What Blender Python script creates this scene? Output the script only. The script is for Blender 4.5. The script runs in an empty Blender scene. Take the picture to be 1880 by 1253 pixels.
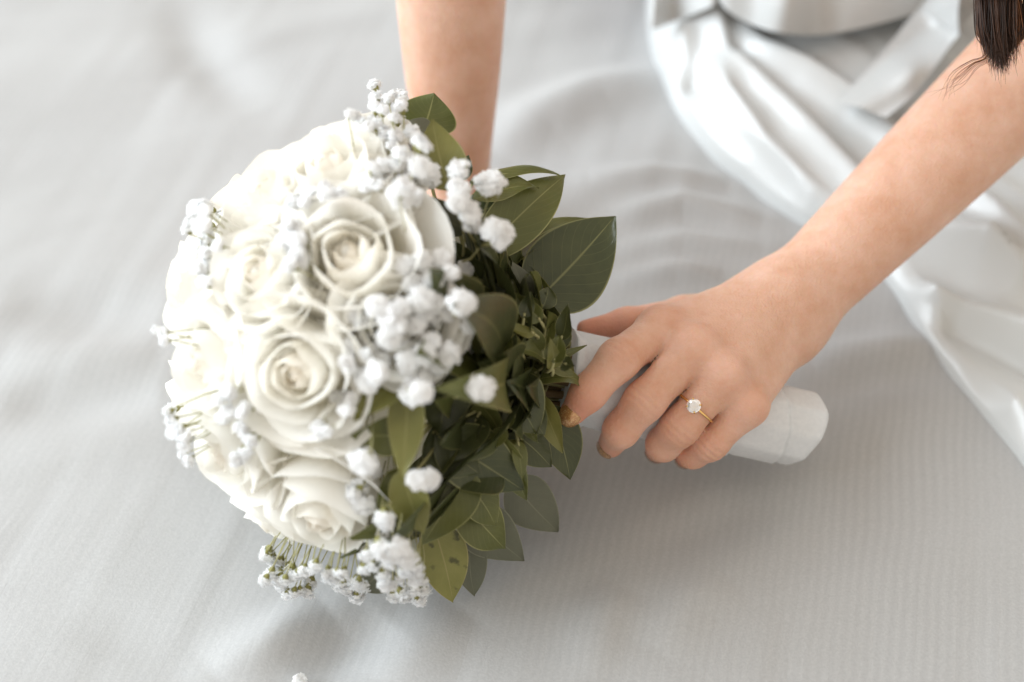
import bpy, math, random
import numpy as np
from mathutils import Vector, Matrix

rnd = random.Random(7)
nrg = np.random.default_rng(11)
scene = bpy.context.scene
C = scene.collection
R = math.radians

# ------------------------------------------------------------------ camera
D0 = 0.66
PITCH = R(45)
TGT = np.array([0.0, 0.0, 0.05])
FWD = np.array([0, math.cos(PITCH), -math.sin(PITCH)])
UP = np.array([0, math.sin(PITCH), math.cos(PITCH)])
RT = np.array([1.0, 0, 0])
CAM = TGT - FWD * D0
TOCAM = -FWD
cam_d = bpy.data.cameras.new('camera')
cam_d.lens = 50; cam_d.sensor_width = 36; cam_d.clip_start = 0.02; cam_d.clip_end = 50
cam_d.dof.use_dof = True
cam_d.dof.focus_distance = 0.612
cam_d.dof.aperture_fstop = 3.5
cam = bpy.data.objects.new('camera', cam_d); C.objects.link(cam)
cam.location = CAM
cam.rotation_euler = (math.pi / 2 - PITCH, 0, 0)
scene.camera = cam
FPX = 1880 * 50 / 36

# ------------------------------------------------------------------ light
world = bpy.data.worlds.new('World'); scene.world = world; world.use_nodes = True
bg = world.node_tree.nodes['Background']
bg.inputs[0].default_value = (1.0, 0.91, 0.79, 1); bg.inputs[1].default_value = 0.82

def area(name, loc, target, size, sizey, power, col):
    l = bpy.data.lights.new(name, 'AREA'); l.shape = 'RECTANGLE'
    l.size = size; l.size_y = sizey; l.energy = power; l.color = col
    o = bpy.data.objects.new(name, l); C.objects.link(o); o.location = loc
    o.rotation_euler = (Vector(target) - Vector(loc)).to_track_quat('-Z', 'Y').to_euler()
    return o
area('window_light', (-2.95, 0.15, 1.75), (0, 0, 0.05), 3.2, 2.8, 214, (0.83, 0.925, 1.0))

scene.view_settings.view_transform = 'Standard'
scene.view_settings.look = 'None'
scene.view_settings.exposure = 0.18
scene.view_settings.gamma = 1.0
scene.view_settings.use_curve_mapping = False
scene.render.engine = 'CYCLES'
scene.cycles.use_denoising = True
scene.cycles.max_bounces = 10
scene.cycles.diffuse_bounces = 8
scene.cycles.adaptive_threshold = 0.02
scene.cycles.transparent_max_bounces = 8

# ------------------------------------------------------------------ geometry helpers
def ray(px, py):
    d = FWD + RT * ((px - 940) / FPX) + UP * ((626.5 - py) / FPX)
    return d                                        # d . FWD == 1, so t is the view depth
def at_z(px, py, z):
    d = ray(px, py); t = (z - CAM[2]) / d[2]
    return CAM + d * t
def at_d(px, py, depth):
    return CAM + ray(px, py) * depth
def nrm(v):
    v = np.asarray(v, float); n = np.linalg.norm(v)
    return v / n if n > 1e-12 else v

def wloc(o):
    p = np.zeros(3)
    while o is not None:
        p = p + np.array(o.location); o = o.parent
    return p

PET_V = []; PET_F = []          # every petal, so that the fine sprays can be nestled onto them
def mesh_obj(name, verts, faces, mat, parent=None, pivot=None, uv=None, smooth=True, mats=None, midx=None):
    verts = np.asarray(verts, float)
    if mat is not None and name in ('rose', 'petal', 'petal_filler'):
        o_ = len(PET_V); PET_V.extend(verts.tolist()); PET_F.extend([tuple(a+o_ for a in f) for f in faces])
    if pivot is None: pivot = verts.mean(0)
    me = bpy.data.meshes.new(name)
    me.from_pydata((verts - pivot).tolist(), [], [tuple(f) for f in faces])
    for m in (mats or [mat]): me.materials.append(m)
    if smooth: me.polygons.foreach_set('use_smooth', [True] * len(me.polygons))
    if midx is not None: me.polygons.foreach_set('material_index', list(midx))
    if uv is not None:
        l = me.uv_layers.new(name='uv')
        vi = np.zeros(len(me.loops), int); me.loops.foreach_get('vertex_index', vi)
        l.data.foreach_set('uv', np.asarray(uv, float)[vi].ravel())
    me.update()
    o = bpy.data.objects.new(name, me); C.objects.link(o)
    o.location = pivot - (wloc(parent) if parent is not None else 0)
    if parent is not None: o.parent = parent
    return o
def empty(name, loc):
    o = bpy.data.objects.new(name, None); C.objects.link(o); o.location = loc
    o.empty_display_size = 0.02
    return o
def tag(o, label=None, cat=None, kind=None, group=None):
    if label: o['label'] = label
    if cat: o['category'] = cat
    if kind: o['kind'] = kind
    if group: o['group'] = group
    return o
def grid_faces(nu, nv, off=0):
    f = []
    for i in range(nu - 1):
        for j in range(nv - 1):
            a = off + i * nv + j
            f.append((a, a + 1, a + nv + 1, a + nv))
    return f
def tube(pts, radii, n=6, caps=True):
    pts = [np.asarray(p, float) for p in pts]
    V = []; F = []
    ref = np.array([0.31, 0.87, 0.38])
    for i, p in enumerate(pts):
        a = pts[max(i - 1, 0)]; b = pts[min(i + 1, len(pts) - 1)]
        t = nrm(b - a)
        e1 = nrm(np.cross(t, ref)); e2 = np.cross(t, e1)
        for k in range(n):
            an = 2 * math.pi * k / n
            V.append(p + radii[i] * (math.cos(an) * e1 + math.sin(an) * e2))
    for i in range(len(pts) - 1):
        for k in range(n):
            a = i * n + k; b = i * n + (k + 1) % n
            F.append((a, b, b + n, a + n))
    if caps:
        F.append(tuple(range(n - 1, -1, -1))); m = (len(pts) - 1) * n
        F.append(tuple(range(m, m + n)))
    return V, F
def bez(p0, p1, p2, p3, n):
    out = []
    for i in range(n):
        t = i / (n - 1)
        out.append((1-t)**3*np.asarray(p0) + 3*(1-t)**2*t*np.asarray(p1) + 3*(1-t)*t*t*np.asarray(p2) + t**3*np.asarray(p3))
    return out
def smooth_poly(pts, n):
    """Catmull-Rom through pts, n samples"""
    pts = [np.asarray(p, float) for p in pts]
    P = [2*pts[0]-pts[1]] + pts + [2*pts[-1]-pts[-2]]
    m = len(pts) - 1; out = []
    for i in range(n):
        x = i / (n - 1) * m; k = min(int(x), m - 1); t = x - k
        a, b, c, d = P[k:k+4]
        out.append(0.5*((2*b) + (c-a)*t + (2*a-5*b+4*c-d)*t*t + (3*b-a-3*c+d)*t**3))
    return np.array(out)
def vnoise(x, y, seed=0):
    """smooth value noise on arrays"""
    xi = np.floor(x).astype(int); yi = np.floor(y).astype(int)
    xf = x - xi; yf = y - yi
    def h(a, b):
        s = np.sin(a * 127.1 + b * 311.7 + seed * 74.7) * 43758.5453
        return s - np.floor(s)
    u = xf*xf*xf*(xf*(xf*6-15)+10); v = yf*yf*yf*(yf*(yf*6-15)+10)
    return (h(xi, yi)*(1-u) + h(xi+1, yi)*u)*(1-v) + (h(xi, yi+1)*(1-u) + h(xi+1, yi+1)*u)*v - 0.5
def poly_dist(x, y, poly):
    """distance, signed side and parameter (0..1) of points to a 2-d polyline"""
    best = np.full(x.shape, 1e9); par = np.zeros(x.shape); side = np.ones(x.shape)
    n = len(poly) - 1
    for i in range(n):
        ax, ay = poly[i][:2]; bx, by = poly[i+1][:2]
        dx, dy = bx-ax, by-ay; L = dx*dx+dy*dy
        t = np.clip(((x-ax)*dx+(y-ay)*dy)/L, 0, 1)
        ex = x-ax-t*dx; ey = y-ay-t*dy
        d = np.sqrt(ex*ex+ey*ey); m = d < best
        best = np.where(m, d, best); par = np.where(m, (i+t)/n, par)
        side = np.where(m, np.sign(dx*ey-dy*ex), side)
    return best, side, par

# ------------------------------------------------------------------ materials
def mat(name):
    m = bpy.data.materials.new(name); m.use_nodes = True
    nt = m.node_tree
    return m, nt, nt.nodes['Principled BSDF'], nt.nodes['Material Output']
def N(nt, typ, **kw):
    n = nt.nodes.new(typ)
    for k, v in kw.items():
        if k in ('operation', 'blend_type', 'data_type', 'attribute_name', 'noise_dimensions', 'wave_type', 'bands_direction', 'wave_profile', 'interpolation_type', 'uv_map'): setattr(n, k, v)
        else: n.inputs[k].default_value = v
    return n
def ramp(nt, stops):
    n = nt.nodes.new('ShaderNodeValToRGB')
    e = n.color_ramp.elements
    while len(e) > 1: e.remove(e[-1])
    e[0].position = stops[0][0]; e[0].color = (*stops[0][1], 1)
    for p, c in stops[1:]:
        k = e.new(p); k.color = (*c, 1)
    return n
def mixc(nt, fac, a, b, blend='MIX'):
    n = nt.nodes.new('ShaderNodeMix'); n.data_type = 'RGBA'; n.blend_type = blend
    L = nt.links
    for sock, val in ((n.inputs[0], fac), (n.inputs[6], a), (n.inputs[7], b)):
        if isinstance(val, (int, float)): sock.default_value = val
        elif isinstance(val, tuple): sock.default_value = (*val, 1)
        else: L.new(val, sock)
    return n.outputs[2]
def bump(nt, b, height, strength, dist):
    n = nt.nodes.new('ShaderNodeBump'); n.inputs['Strength'].default_value = strength
    n.inputs['Distance'].default_value = dist
    nt.links.new(height, n.inputs['Height']); nt.links.new(n.outputs[0], b.inputs['Normal'])
    return n
def geo_pos(nt):
    return nt.nodes.new('ShaderNodeNewGeometry').outputs['Position']

def translucent_mix(nt, b, out, col_socket, fac):
    t = nt.nodes.new('ShaderNodeBsdfTranslucent'); mx = nt.nodes.new('ShaderNodeMixShader')
    mx.inputs[0].default_value = fac
    if isinstance(col_socket, tuple): t.inputs[0].default_value = (*col_socket, 1)
    else: nt.links.new(col_socket, t.inputs[0])
    nt.links.new(b.outputs[0], mx.inputs[1]); nt.links.new(t.outputs[0], mx.inputs[2])
    nt.links.new(mx.outputs[0], out.inputs[0])

# bed sheet: white cotton sateen with fine woven stripes
STRIPE = nrm([0.97, -0.24, 0])
def make_sheet_mat():
    m, nt, b, out = mat('sheet_cotton'); L = nt.links
    b.inputs['Roughness'].default_value = 0.62
    b.inputs['Sheen Weight'].default_value = 0.25; b.inputs['Sheen Roughness'].default_value = 0.5
    b.inputs['Specular IOR Level'].default_value = 0.35
    pos = geo_pos(nt)
    dot = N(nt, 'ShaderNodeVectorMath', operation='DOT_PRODUCT'); L.new(pos, dot.inputs[0]); dot.inputs[1].default_value = tuple(STRIPE)
    ns = N(nt, 'ShaderNodeTexNoise', Scale=9.0, Detail=2.0); L.new(pos, ns.inputs['Vector'])
    wob = N(nt, 'ShaderNodeMath', operation='MULTIPLY_ADD'); L.new(ns.outputs[0], wob.inputs[0]); wob.inputs[1].default_value = 0.012; L.new(dot.outputs['Value'], wob.inputs[2])
    sc = N(nt, 'ShaderNodeMath', operation='MULTIPLY'); L.new(wob.outputs[0], sc.inputs[0]); sc.inputs[1].default_value = 1 / 0.017
    fr = N(nt, 'ShaderNodeMath', operation='FRACT'); L.new(sc.outputs[0], fr.inputs[0])
    line = ramp(nt, [(0.0, (0, 0, 0)), (0.035, (1, 1, 1)), (0.5, (1, 1, 1)), (0.53, (0.45, 0.45, 0.45)), (0.56, (1, 1, 1)), (0.97, (1, 1, 1)), (1.0, (0, 0, 0))])
    L.new(fr.outputs[0], line.inputs[0])
    big = N(nt, 'ShaderNodeTexNoise', Scale=5.0, Detail=3.0); L.new(pos, big.inputs['Vector'])
    c0 = mixc(nt, big.outputs[0], (0.412, 0.416, 0.422), (0.385, 0.385, 0.380))
    weave = N(nt, 'ShaderNodeTexNoise', Scale=900.0, Detail=2.0); L.new(pos, weave.inputs['Vector'])
    c1 = mixc(nt, 0.16, c0, weave.outputs[0], 'OVERLAY')
    lf = N(nt, 'ShaderNodeTexNoise', Scale=14.0, Detail=1.0); L.new(pos, lf.inputs['Vector'])
    lfr = ramp(nt, [(0.42, (0, 0, 0)), (0.62, (1, 1, 1))]); L.new(lf.outputs[0], lfr.inputs[0])
    inv = N(nt, 'ShaderNodeMath', operation='SUBTRACT'); inv.inputs[0].default_value = 1.0; L.new(line.outputs[0], inv.inputs[1])
    fm = N(nt, 'ShaderNodeMath', operation='MULTIPLY'); L.new(inv.outputs[0], fm.inputs[0]); L.new(lfr.outputs[0], fm.inputs[1])
    fm2 = N(nt, 'ShaderNodeMath', operation='MULTIPLY'); L.new(fm.outputs[0], fm2.inputs[0]); fm2.inputs[1].default_value = 0.08
    rb = N(nt, 'ShaderNodeMath', operation='MULTIPLY'); L.new(wob.outputs[0], rb.inputs[0]); rb.inputs[1].default_value = 2*math.pi/0.0047
    rs = N(nt, 'ShaderNodeMath', operation='SINE'); L.new(rb.outputs[0], rs.inputs[0])
    rm = N(nt, 'ShaderNodeMath', operation='MULTIPLY_ADD'); L.new(rs.outputs[0], rm.inputs[0]); rm.inputs[1].default_value = 0.5; rm.inputs[2].default_value = 0.5
    rn = N(nt, 'ShaderNodeTexNoise', Scale=8.0, Detail=2.0); L.new(pos, rn.inputs['Vector'])
    rr_ = ramp(nt, [(0.35, (0.04, 0.04, 0.04)), (0.7, (0.27, 0.27, 0.27))]); L.new(rn.outputs[0], rr_.inputs[0])
    rm2 = N(nt, 'ShaderNodeMath', operation='MULTIPLY'); L.new(rm.outputs[0], rm2.inputs[0]); L.new(rr_.outputs[0], rm2.inputs[1])
    rf = N(nt, 'ShaderNodeMath', operation='MULTIPLY'); L.new(rm2.outputs[0], rf.inputs[0]); rf.inputs[1].default_value = 1.25
    c1 = mixc(nt, rf.outputs[0], c1, (0.31, 0.31, 0.315))
    c2 = mixc(nt, fm2.outputs[0], c1, (0.32, 0.31, 0.30))
    L.new(c2, b.inputs['Base Color'])
    add = N(nt, 'ShaderNodeMath', operation='MULTIPLY_ADD'); L.new(line.outputs[0], add.inputs[0]); add.inputs[1].default_value = 0.25; L.new(weave.outputs[0], add.inputs[2])
    bump(nt, b, add.outputs[0], 0.25, 0.0004)
    return m
M_SHEET = make_sheet_mat()

def make_silk():
    m, nt, b, out = mat('white_satin'); L = nt.links
    pos = geo_pos(nt)
    n1 = N(nt, 'ShaderNodeTexNoise', Scale=1200.0, Detail=1.0); L.new(pos, n1.inputs['Vector'])
    b.inputs['Base Color'].default_value = (0.535, 0.55, 0.55, 1)
    b.inputs['Roughness'].default_value = 0.32
    b.inputs['Specular IOR Level'].default_value = 0.75
    b.inputs['Sheen Weight'].default_value = 0.3; b.inputs['Sheen Roughness'].default_value = 0.35
    bump(nt, b, n1.outputs[0], 0.12, 0.0003)
    return m
M_SILK = make_silk()

def make_skin():
    m, nt, b, out = mat('skin'); L = nt.links
    pos = geo_pos(nt)
    at = N(nt, 'ShaderNodeAttribute', attribute_name='blush')
    mot = N(nt, 'ShaderNodeTexNoise', Scale=55.0, Detail=6.0, Roughness=0.68); L.new(pos, mot.inputs['Vector'])
    mr = ramp(nt, [(0.3, (0.585, 0.325, 0.215)), (0.7, (0.705, 0.465, 0.36))]); L.new(mot.outputs[0], mr.inputs[0])
    c = mixc(nt, at.outputs['Fac'], mr.outputs[0], (0.62, 0.265, 0.18))
    L.new(c, b.inputs['Base Color'])
    b.inputs['Roughness'].default_value = 0.52
    b.inputs['Specular IOR Level'].default_value = 0.4
    b.inputs['Subsurface Weight'].default_value = 0.5
    b.inputs['Subsurface Radius'].default_value = (1.0, 0.36, 0.16)
    b.inputs['Subsurface Scale'].default_value = 0.006
    vor = N(nt, 'ShaderNodeTexVoronoi', Scale=900.0); L.new(pos, vor.inputs['Vector'])
    n2 = N(nt, 'ShaderNodeTexNoise', Scale=320.0, Detail=3.0); L.new(pos, n2.inputs['Vector'])
    ad = N(nt, 'ShaderNodeMath', operation='ADD'); L.new(vor.outputs['Distance'], ad.inputs[0]); L.new(n2.outputs[0], ad.inputs[1])
    bump(nt, b, ad.outputs[0], 0.45, 0.0004)
    return m
M_SKIN = make_skin()

def make_petal():
    m, nt, b, out = mat('rose_petal'); L = nt.links
    uv = N(nt, 'ShaderNodeUVMap', uv_map='uv'); sp = nt.nodes.new('ShaderNodeSeparateXYZ'); L.new(uv.outputs[0], sp.inputs[0])
    # uv.x: 0 heart petal .. 1 outer petal ; uv.y: 0 petal foot .. 1 rim
    foot = ramp(nt, [(0.0, (0.86, 0.83, 0.54)), (0.3, (0.955, 0.922, 0.80)), (0.7, (0.965, 0.95, 0.91))]); L.new(sp.outputs[1], foot.inputs[0])  # creamy petal foot, yellowed further to paint in the warm shade between petals
    hr = ramp(nt, [(0.0, (0.93, 0.85, 0.74)), (0.28, (0.95, 0.93, 0.86)), (0.5, (0.965, 0.95, 0.91))]); L.new(sp.outputs[0], hr.inputs[0])
    c = mixc(nt, 0.5, foot.outputs[0], hr.outputs[0])
    pos = geo_pos(nt)
    n1 = N(nt, 'ShaderNodeTexNoise', Scale=180.0, Detail=3.0); L.new(pos, n1.inputs['Vector'])
    c = mixc(nt, 0.06, c, n1.outputs[0], 'OVERLAY')
    L.new(c, b.inputs['Base Color'])
    b.inputs['Roughness'].default_value = 0.55; b.inputs['Specular IOR Level'].default_value = 0.25
    b.inputs['Sheen Weight'].default_value = 0.2
    bump(nt, b, n1.outputs[0], 0.15, 0.0006)
    translucent_mix(nt, b, out, c, 0.48)
    return m
M_PETAL = make_petal()

def make_floret_mats():
    m, nt, b, out = mat('floret_petal')
    b.inputs['Base Color'].default_value = (0.94, 0.945, 0.95, 1); b.inputs['Roughness'].default_value = 0.6
    b.inputs['Specular IOR Level'].default_value = 0.2
    translucent_mix(nt, b, out, (0.94, 0.945, 0.95), 0.45)
    m2, nt, b, out = mat('calyx_green')
    b.inputs['Base Color'].default_value = (0.22, 0.21, 0.06, 1); b.inputs['Roughness'].default_value = 0.6
    m3, nt, b, out = mat('thin_green_stem')
    b.inputs['Base Color'].default_value = (0.36, 0.34, 0.16, 1); b.inputs['Roughness'].default_value = 0.55
    return m, m2, m3
M_FLORET, M_CALYX, M_STEM = make_floret_mats()

def make_leaf(name, dark, light, rim, gloss=0.42, spots=False):
    m, nt, b, out = mat(name); L = nt.links
    uv = N(nt, 'ShaderNodeUVMap', uv_map='uv'); sp = nt.nodes.new('ShaderNodeSeparateXYZ'); L.new(uv.outputs[0], sp.inputs[0])
    ab = N(nt, 'ShaderNodeMath', operation='ABSOLUTE'); L.new(sp.outputs[1], ab.inputs[0])
    pos = geo_pos(nt)
    n1 = N(nt, 'ShaderNodeTexNoise', Scale=45.0, Detail=4.0, Roughness=0.6); L.new(pos, n1.inputs['Vector'])
    nr = ramp(nt, [(0.3, dark), (0.72, light)]); L.new(n1.outputs[0], nr.inputs[0])
    edge = ramp(nt, [(0.0, (0.75, 0.75, 0.75)), (0.022, (0.45, 0.45, 0.45)), (0.04, (0, 0, 0)), (0.945, (0, 0, 0)), (0.975, (0.9, 0.9, 0.9))]); L.new(ab.outputs[0], edge.inputs[0])
    c = mixc(nt, edge.outputs[0], nr.outputs[0], rim)
    # side veins running out from the midrib
    vs = N(nt, 'ShaderNodeMath', operation='MULTIPLY_ADD'); L.new(ab.outputs[0], vs.inputs[0]); vs.inputs[1].default_value = -0.35; L.new(sp.outputs[0], vs.inputs[2])
    vm = N(nt, 'ShaderNodeMath', operation='MULTIPLY'); L.new(vs.outputs[0], vm.inputs[0]); vm.inputs[1].default_value = 9.0
    vf = N(nt, 'ShaderNodeMath', operation='FRACT'); L.new(vm.outputs[0], vf.inputs[0])
    vr = ramp(nt, [(0.0, (1, 1, 1)), (0.06, (0, 0, 0)), (0.94, (0, 0, 0)), (1.0, (1, 1, 1))]); L.new(vf.outputs[0], vr.inputs[0])
    vfac = N(nt, 'ShaderNodeMath', operation='MULTIPLY'); L.new(vr.outputs[0], vfac.inputs[0]); vfac.inputs[1].default_value = 0.16
    c = mixc(nt, vfac.outputs[0], c, rim)
    if spots:
        n3 = N(nt, 'ShaderNodeTexNoise', Scale=160.0, Detail=3.0); L.new(pos, n3.inputs['Vector'])
        sr = ramp(nt, [(0.60, (0, 0, 0)), (0.70, (1, 1, 1))]); L.new(n3.outputs[0], sr.inputs[0])
        sf = N(nt, 'ShaderNodeMath', operation='MULTIPLY'); L.new(sr.outputs[0], sf.inputs[0]); sf.inputs[1].default_value = 0.75
        c = mixc(nt, sf.outputs[0], c, (0.04, 0.04, 0.012))
    L.new(c, b.inputs['Base Color'])
    b.inputs['Roughness'].default_value = gloss
    b.inputs['Specular IOR Level'].default_value = 0.5
    n2 = N(nt, 'ShaderNodeTexNoise', Scale=260.0, Detail=2.0); L.new(pos, n2.inputs['Vector'])
    hs = N(nt, 'ShaderNodeMath', operation='MULTIPLY_ADD'); L.new(vr.outputs[0], hs.inputs[0]); hs.inputs[1].default_value = -0.6; L.new(n2.outputs[0], hs.inputs[2])
    bump(nt, b, hs.outputs[0], 0.25, 0.0005)
    translucent_mix(nt, b, out, c, 0.20)
    return m
LEAF = {
 'dark': make_leaf('leaf_dark', (0.042, 0.052, 0.019), (0.076, 0.086, 0.031), (0.24, 0.24, 0.10), 0.34),
 'mid': make_leaf('leaf_mid', (0.085, 0.098, 0.024), (0.145, 0.152, 0.042), (0.33, 0.32, 0.13), 0.38),
 'olive': make_leaf('leaf_olive', (0.145, 0.145, 0.036), (0.21, 0.20, 0.055), (0.32, 0.30, 0.12), 0.45),
 'grey': make_leaf('leaf_underside', (0.105, 0.112, 0.075), (0.14, 0.145, 0.10), (0.21, 0.21, 0.14), 0.5),
 'spot': make_leaf('leaf_spotted', (0.17, 0.165, 0.035), (0.25, 0.24, 0.07), (0.34, 0.30, 0.12), 0.45, True),
}
def simple(name, col, rough=0.5, metal=0.0, **kw):
    m, nt, b, out = mat(name)
    b.inputs['Base Color'].default_value = (*col, 1); b.inputs['Roughness'].default_value = rough
    b.inputs['Metallic'].default_value = metal
    for k, v in kw.items(): b.inputs[k].default_value = v
    return m, nt, b
M_BROWN, _nt, _b = simple('brown_stem', (0.16, 0.105, 0.045), 0.6)
def make_wrap():
    m, nt, b, out = mat('handle_fabric'); L = nt.links
    pos = geo_pos(nt)
    n1 = N(nt, 'ShaderNodeTexNoise', Scale=500.0, Detail=3.0); L.new(pos, n1.inputs['Vector'])
    c = mixc(nt, 0.18, (0.63, 0.65, 0.675), n1.outputs[0], 'OVERLAY'); L.new(c, b.inputs['Base Color'])
    b.inputs['Roughness'].default_value = 0.5; b.inputs['Sheen Weight'].default_value = 0.3
    bump(nt, b, n1.outputs[0], 0.3, 0.0005)
    return m
M_WRAP = make_wrap()

# ------------------------------------------------------------------ key places of the bouquet
H_END = at_z(1468, 786, 0.021)            # far end of the handle
COLLAR = at_z(1030, 690, 0.058)           # where the stems enter the wrap
AX = nrm(COLLAR - H_END)                  # handle -> flower dome
HC = COLLAR + AX * 0.079                  # centre of the flower dome
RD = 0.103
U1 = nrm(np.cross(AX, [0, 0, 1])); U2 = np.cross(U1, AX)
def R_HANDLE(t): return 0.0170 + 0.0035 * t      # t: 0 end .. 1 collar

def hit_sphere(px, py, rad, c=None):
    c = HC if c is None else c
    d = nrm(ray(px, py)); oc = CAM - c
    b = np.dot(d, oc); q = b*b - (np.dot(oc, oc) - rad*rad)
    if q > 0: p = CAM + d * (-b - math.sqrt(q))
    else:
        p = CAM + d * (-b); p = c + nrm(p - c) * rad
    return p

# ------------------------------------------------------------------ bed sheet (structure)
def zsheet(x, y, detail=True):
    s = x*STRIPE[0] + y*STRIPE[1]; l = -x*STRIPE[1] + y*STRIPE[0]
    z = 0.006*vnoise(x*5.0+3.1, y*5.0+1.7, 1) + 0.0030*vnoise(x*11.0, y*11.0, 2)
    # slack ripples along the woven stripes, coming and going
    amp = 0.5 + vnoise(x*7+9, y*7+4, 3)
    z += 0.0016*amp*vnoise(s*46+2.0*vnoise(l*6, s*6, 8), l*5.0, 4)
    z += 0.0006*vnoise(s*90, l*9.0, 5)
    # long soft creases across, towards upper right
    c = x*0.28 - y*0.96
    z += 0.0085*vnoise(c*15 + 1.2*vnoise(x*4, y*4, 9), (x*0.96+y*0.28)*3.6, 6)
    z += 0.0016*vnoise(c*42 + 2.0*vnoise(x*9, y*9, 12), (x*0.96+y*0.28)*9, 13)
    for poly, a, w in SHEET_RIDGES:
        d, side, par = poly_dist(x, y, poly)
        z += 1.5*a*np.exp(-(d/w)**2)*np.sin(np.pi*np.clip(par*0.86+0.07, 0, 1))
    # hollow under the weight of the flower head
    dx = x-HC[0]; dy = y-HC[1]; r2 = dx*dx+dy*dy
    z -= 0.014*np.exp(-r2/(0.085**2))
    return z
def pl(*pp): return [at_z(a, b, 0.0)[:2] for a, b in pp]
SHEET_RIDGES = [
 (pl((905, 285), (980, 225), (1090, 180), (1240, 150)), 0.010, 0.020),
 (pl((1080, 330), (1200, 330), (1340, 345)), 0.006, 0.010),
 (pl((1120, 400), (1250, 385), (1400, 410)), 0.007, 0.010),
 (pl((1130, 460), (1250, 450), (1400, 460)), 0.005, 0.009),
 (pl((1130, 510), (1240, 500), (1330, 505)), 0.005, 0.008),
 (pl((330, 0), (380, 110), (470, 200)), -0.005, 0.020),
 (pl((0, 545), (140, 560), (290, 570)), -0.005, 0.022),
 (pl((0, 735), (140, 735), (290, 720)), -0.004, 0.016),
 (pl((0, 655), (120, 650), (290, 640)), 0.003, 0.016),
 (pl((390, 1235), (500, 1165), (600, 1105)), 0.005, 0.013),
 (pl((560, 1253), (640, 1180), (720, 1130)), -0.004, 0.014),
 (pl((700, 1250), (780, 1170), (850, 1110)), 0.0035, 0.016),
 (pl((1080, 1240), (1110, 1130), (1150, 1080)), 0.003, 0.012),
 (pl((1200, 1200), (1260, 1110), (1330, 1060)), 0.003, 0.013),
 (pl((1180, 1000), (1300, 960), (1420, 915)), -0.0035, 0.016),
 (pl((1490, 650), (1600, 640), (1720, 620)), 0.006, 0.012),
 (pl((1480, 720), (1600, 690), (1760, 670)), -0.003, 0.014),
]
def build_sheet():
    n = 420
    t = np.linspace(-1, 1, n)
    xs = 0.0 + 0.36*t + 1.1*np.sign(t)*np.abs(t)**7
    ys = 0.02 + 0.36*t + 1.1*np.sign(t)*np.abs(t)**7
    X, Y = np.meshgrid(xs, ys, indexing='ij')
    Z = zsheet(X, Y)
    v = np.stack([X, Y, Z], -1).reshape(-1, 3)
    o = mesh_obj('bed_sheet', v, grid_faces(n, n), M_SHEET, pivot=np.zeros(3))
    tag(o, 'pale grey white cotton bed sheet with faint woven stripes and soft creases', 'bed sheet', 'structure')
build_sheet()
def zs(x, y): return float(zsheet(np.array([x]), np.array([y]))[0])

# ------------------------------------------------------------------ bouquet
bouquet = empty('bridal_bouquet', np.array([HC[0], HC[1], zs(HC[0], HC[1])]))
tag(bouquet, 'round bouquet of white roses with dark green leaves, lying on the sheet', 'bouquet')

KEY = np.array([   # rows: t, then four bezier points (r, z)
 [0.00, .03, .10, .17, .30, .20, .72, .04, .90],
 [0.18, .05, .08, .26, .28, .30, .68, .17, .93],
 [0.42, .09, .02, .46, .15, .52, .60, .42, .95],
 [0.66, .12, -.04, .64, .05, .74, .52, .76, .86],
 [0.84, .14, -.10, .74, -.05, .86, .40, .92, .66],
 [1.00, .16, -.18, .78, -.15, .94, .18, 1.04, .36]])
def petal_mesh(Rr, t, th, rg, hw_scale=1.0, nu=11, nv=9):
    k = [np.interp(t, KEY[:, 0], KEY[:, i]) for i in range(1, 9)]
    k = [x * (1 + rg.uniform(-.05, .05)) for x in k]
    hw = np.interp(t, [0, .3, .6, 1], [1.9, 1.45, 1.05, .84]) * hw_scale * rg.uniform(.92, 1.1)
    U = np.linspace(-1, 1, nu)[:, None] * np.ones((1, nv)); Vv = np.linspace(0, 1, nv)[None, :] * np.ones((nu, 1))
    lob = rg.uniform(.10, .20)
    v = Vv * (1 - lob*np.abs(U)**2.6 - .02*np.sin(5*U+rg.uniform(0, 6))*t)
    b0 = (1-v)**3; b1 = 3*(1-v)**2*v; b2 = 3*(1-v)*v*v; b3 = v**3
    r = b0*k[0]+b1*k[2]+b2*k[4]+b3*k[6]
    z = b0*k[1]+b1*k[3]+b2*k[5]+b3*k[7]
    # rim curls outward on the outer petals, more so towards the sides
    curl = np.clip((t-.30)/.7, 0, 1) * rg.uniform(.7, 1.4)
    lip = np.clip((v-.60)/.40, 0, 1)**1.7
    r = r + curl*lip*(.18+.08*np.abs(U)**2)
    z = z - curl*lip*(.13+.20*np.abs(U)**2)
    # pointed tip on some outer petals
    tipx = rg.uniform(-.3, .3)
    z = z + curl*np.exp(-((U-tipx)/.30)**2)*lip**2*rg.uniform(-.04, .04)
    r = r + curl*np.exp(-((U-tipx)/.28)**2)*lip**2*rg.uniform(.0, .11)
    # ruffle
    p1, p2 = rg.uniform(0, 6), rg.uniform(0, 6)
    r = r + (.012+.03*t)*np.sin(3.2*U+p1)*v + .014*np.sin(8*U+p2)*v*v
    z = z + (.015+.02*t)*np.sin(2.6*U+p2)*v*v
    # petals spiral: one side tucks in
    r = r * (1 + .10*U*(1-.5*t))
    wv = np.clip(.55+.9*v, 0, 1)
    an = th + U*hw*wv
    P = np.stack([r*np.cos(an), r*np.sin(an), z], -1)*Rr
    uv = np.stack([np.full_like(v, t), Vv], -1)
    return P.reshape(-1, 3), grid_faces(nu, nv), uv.reshape(-1, 2)

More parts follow.
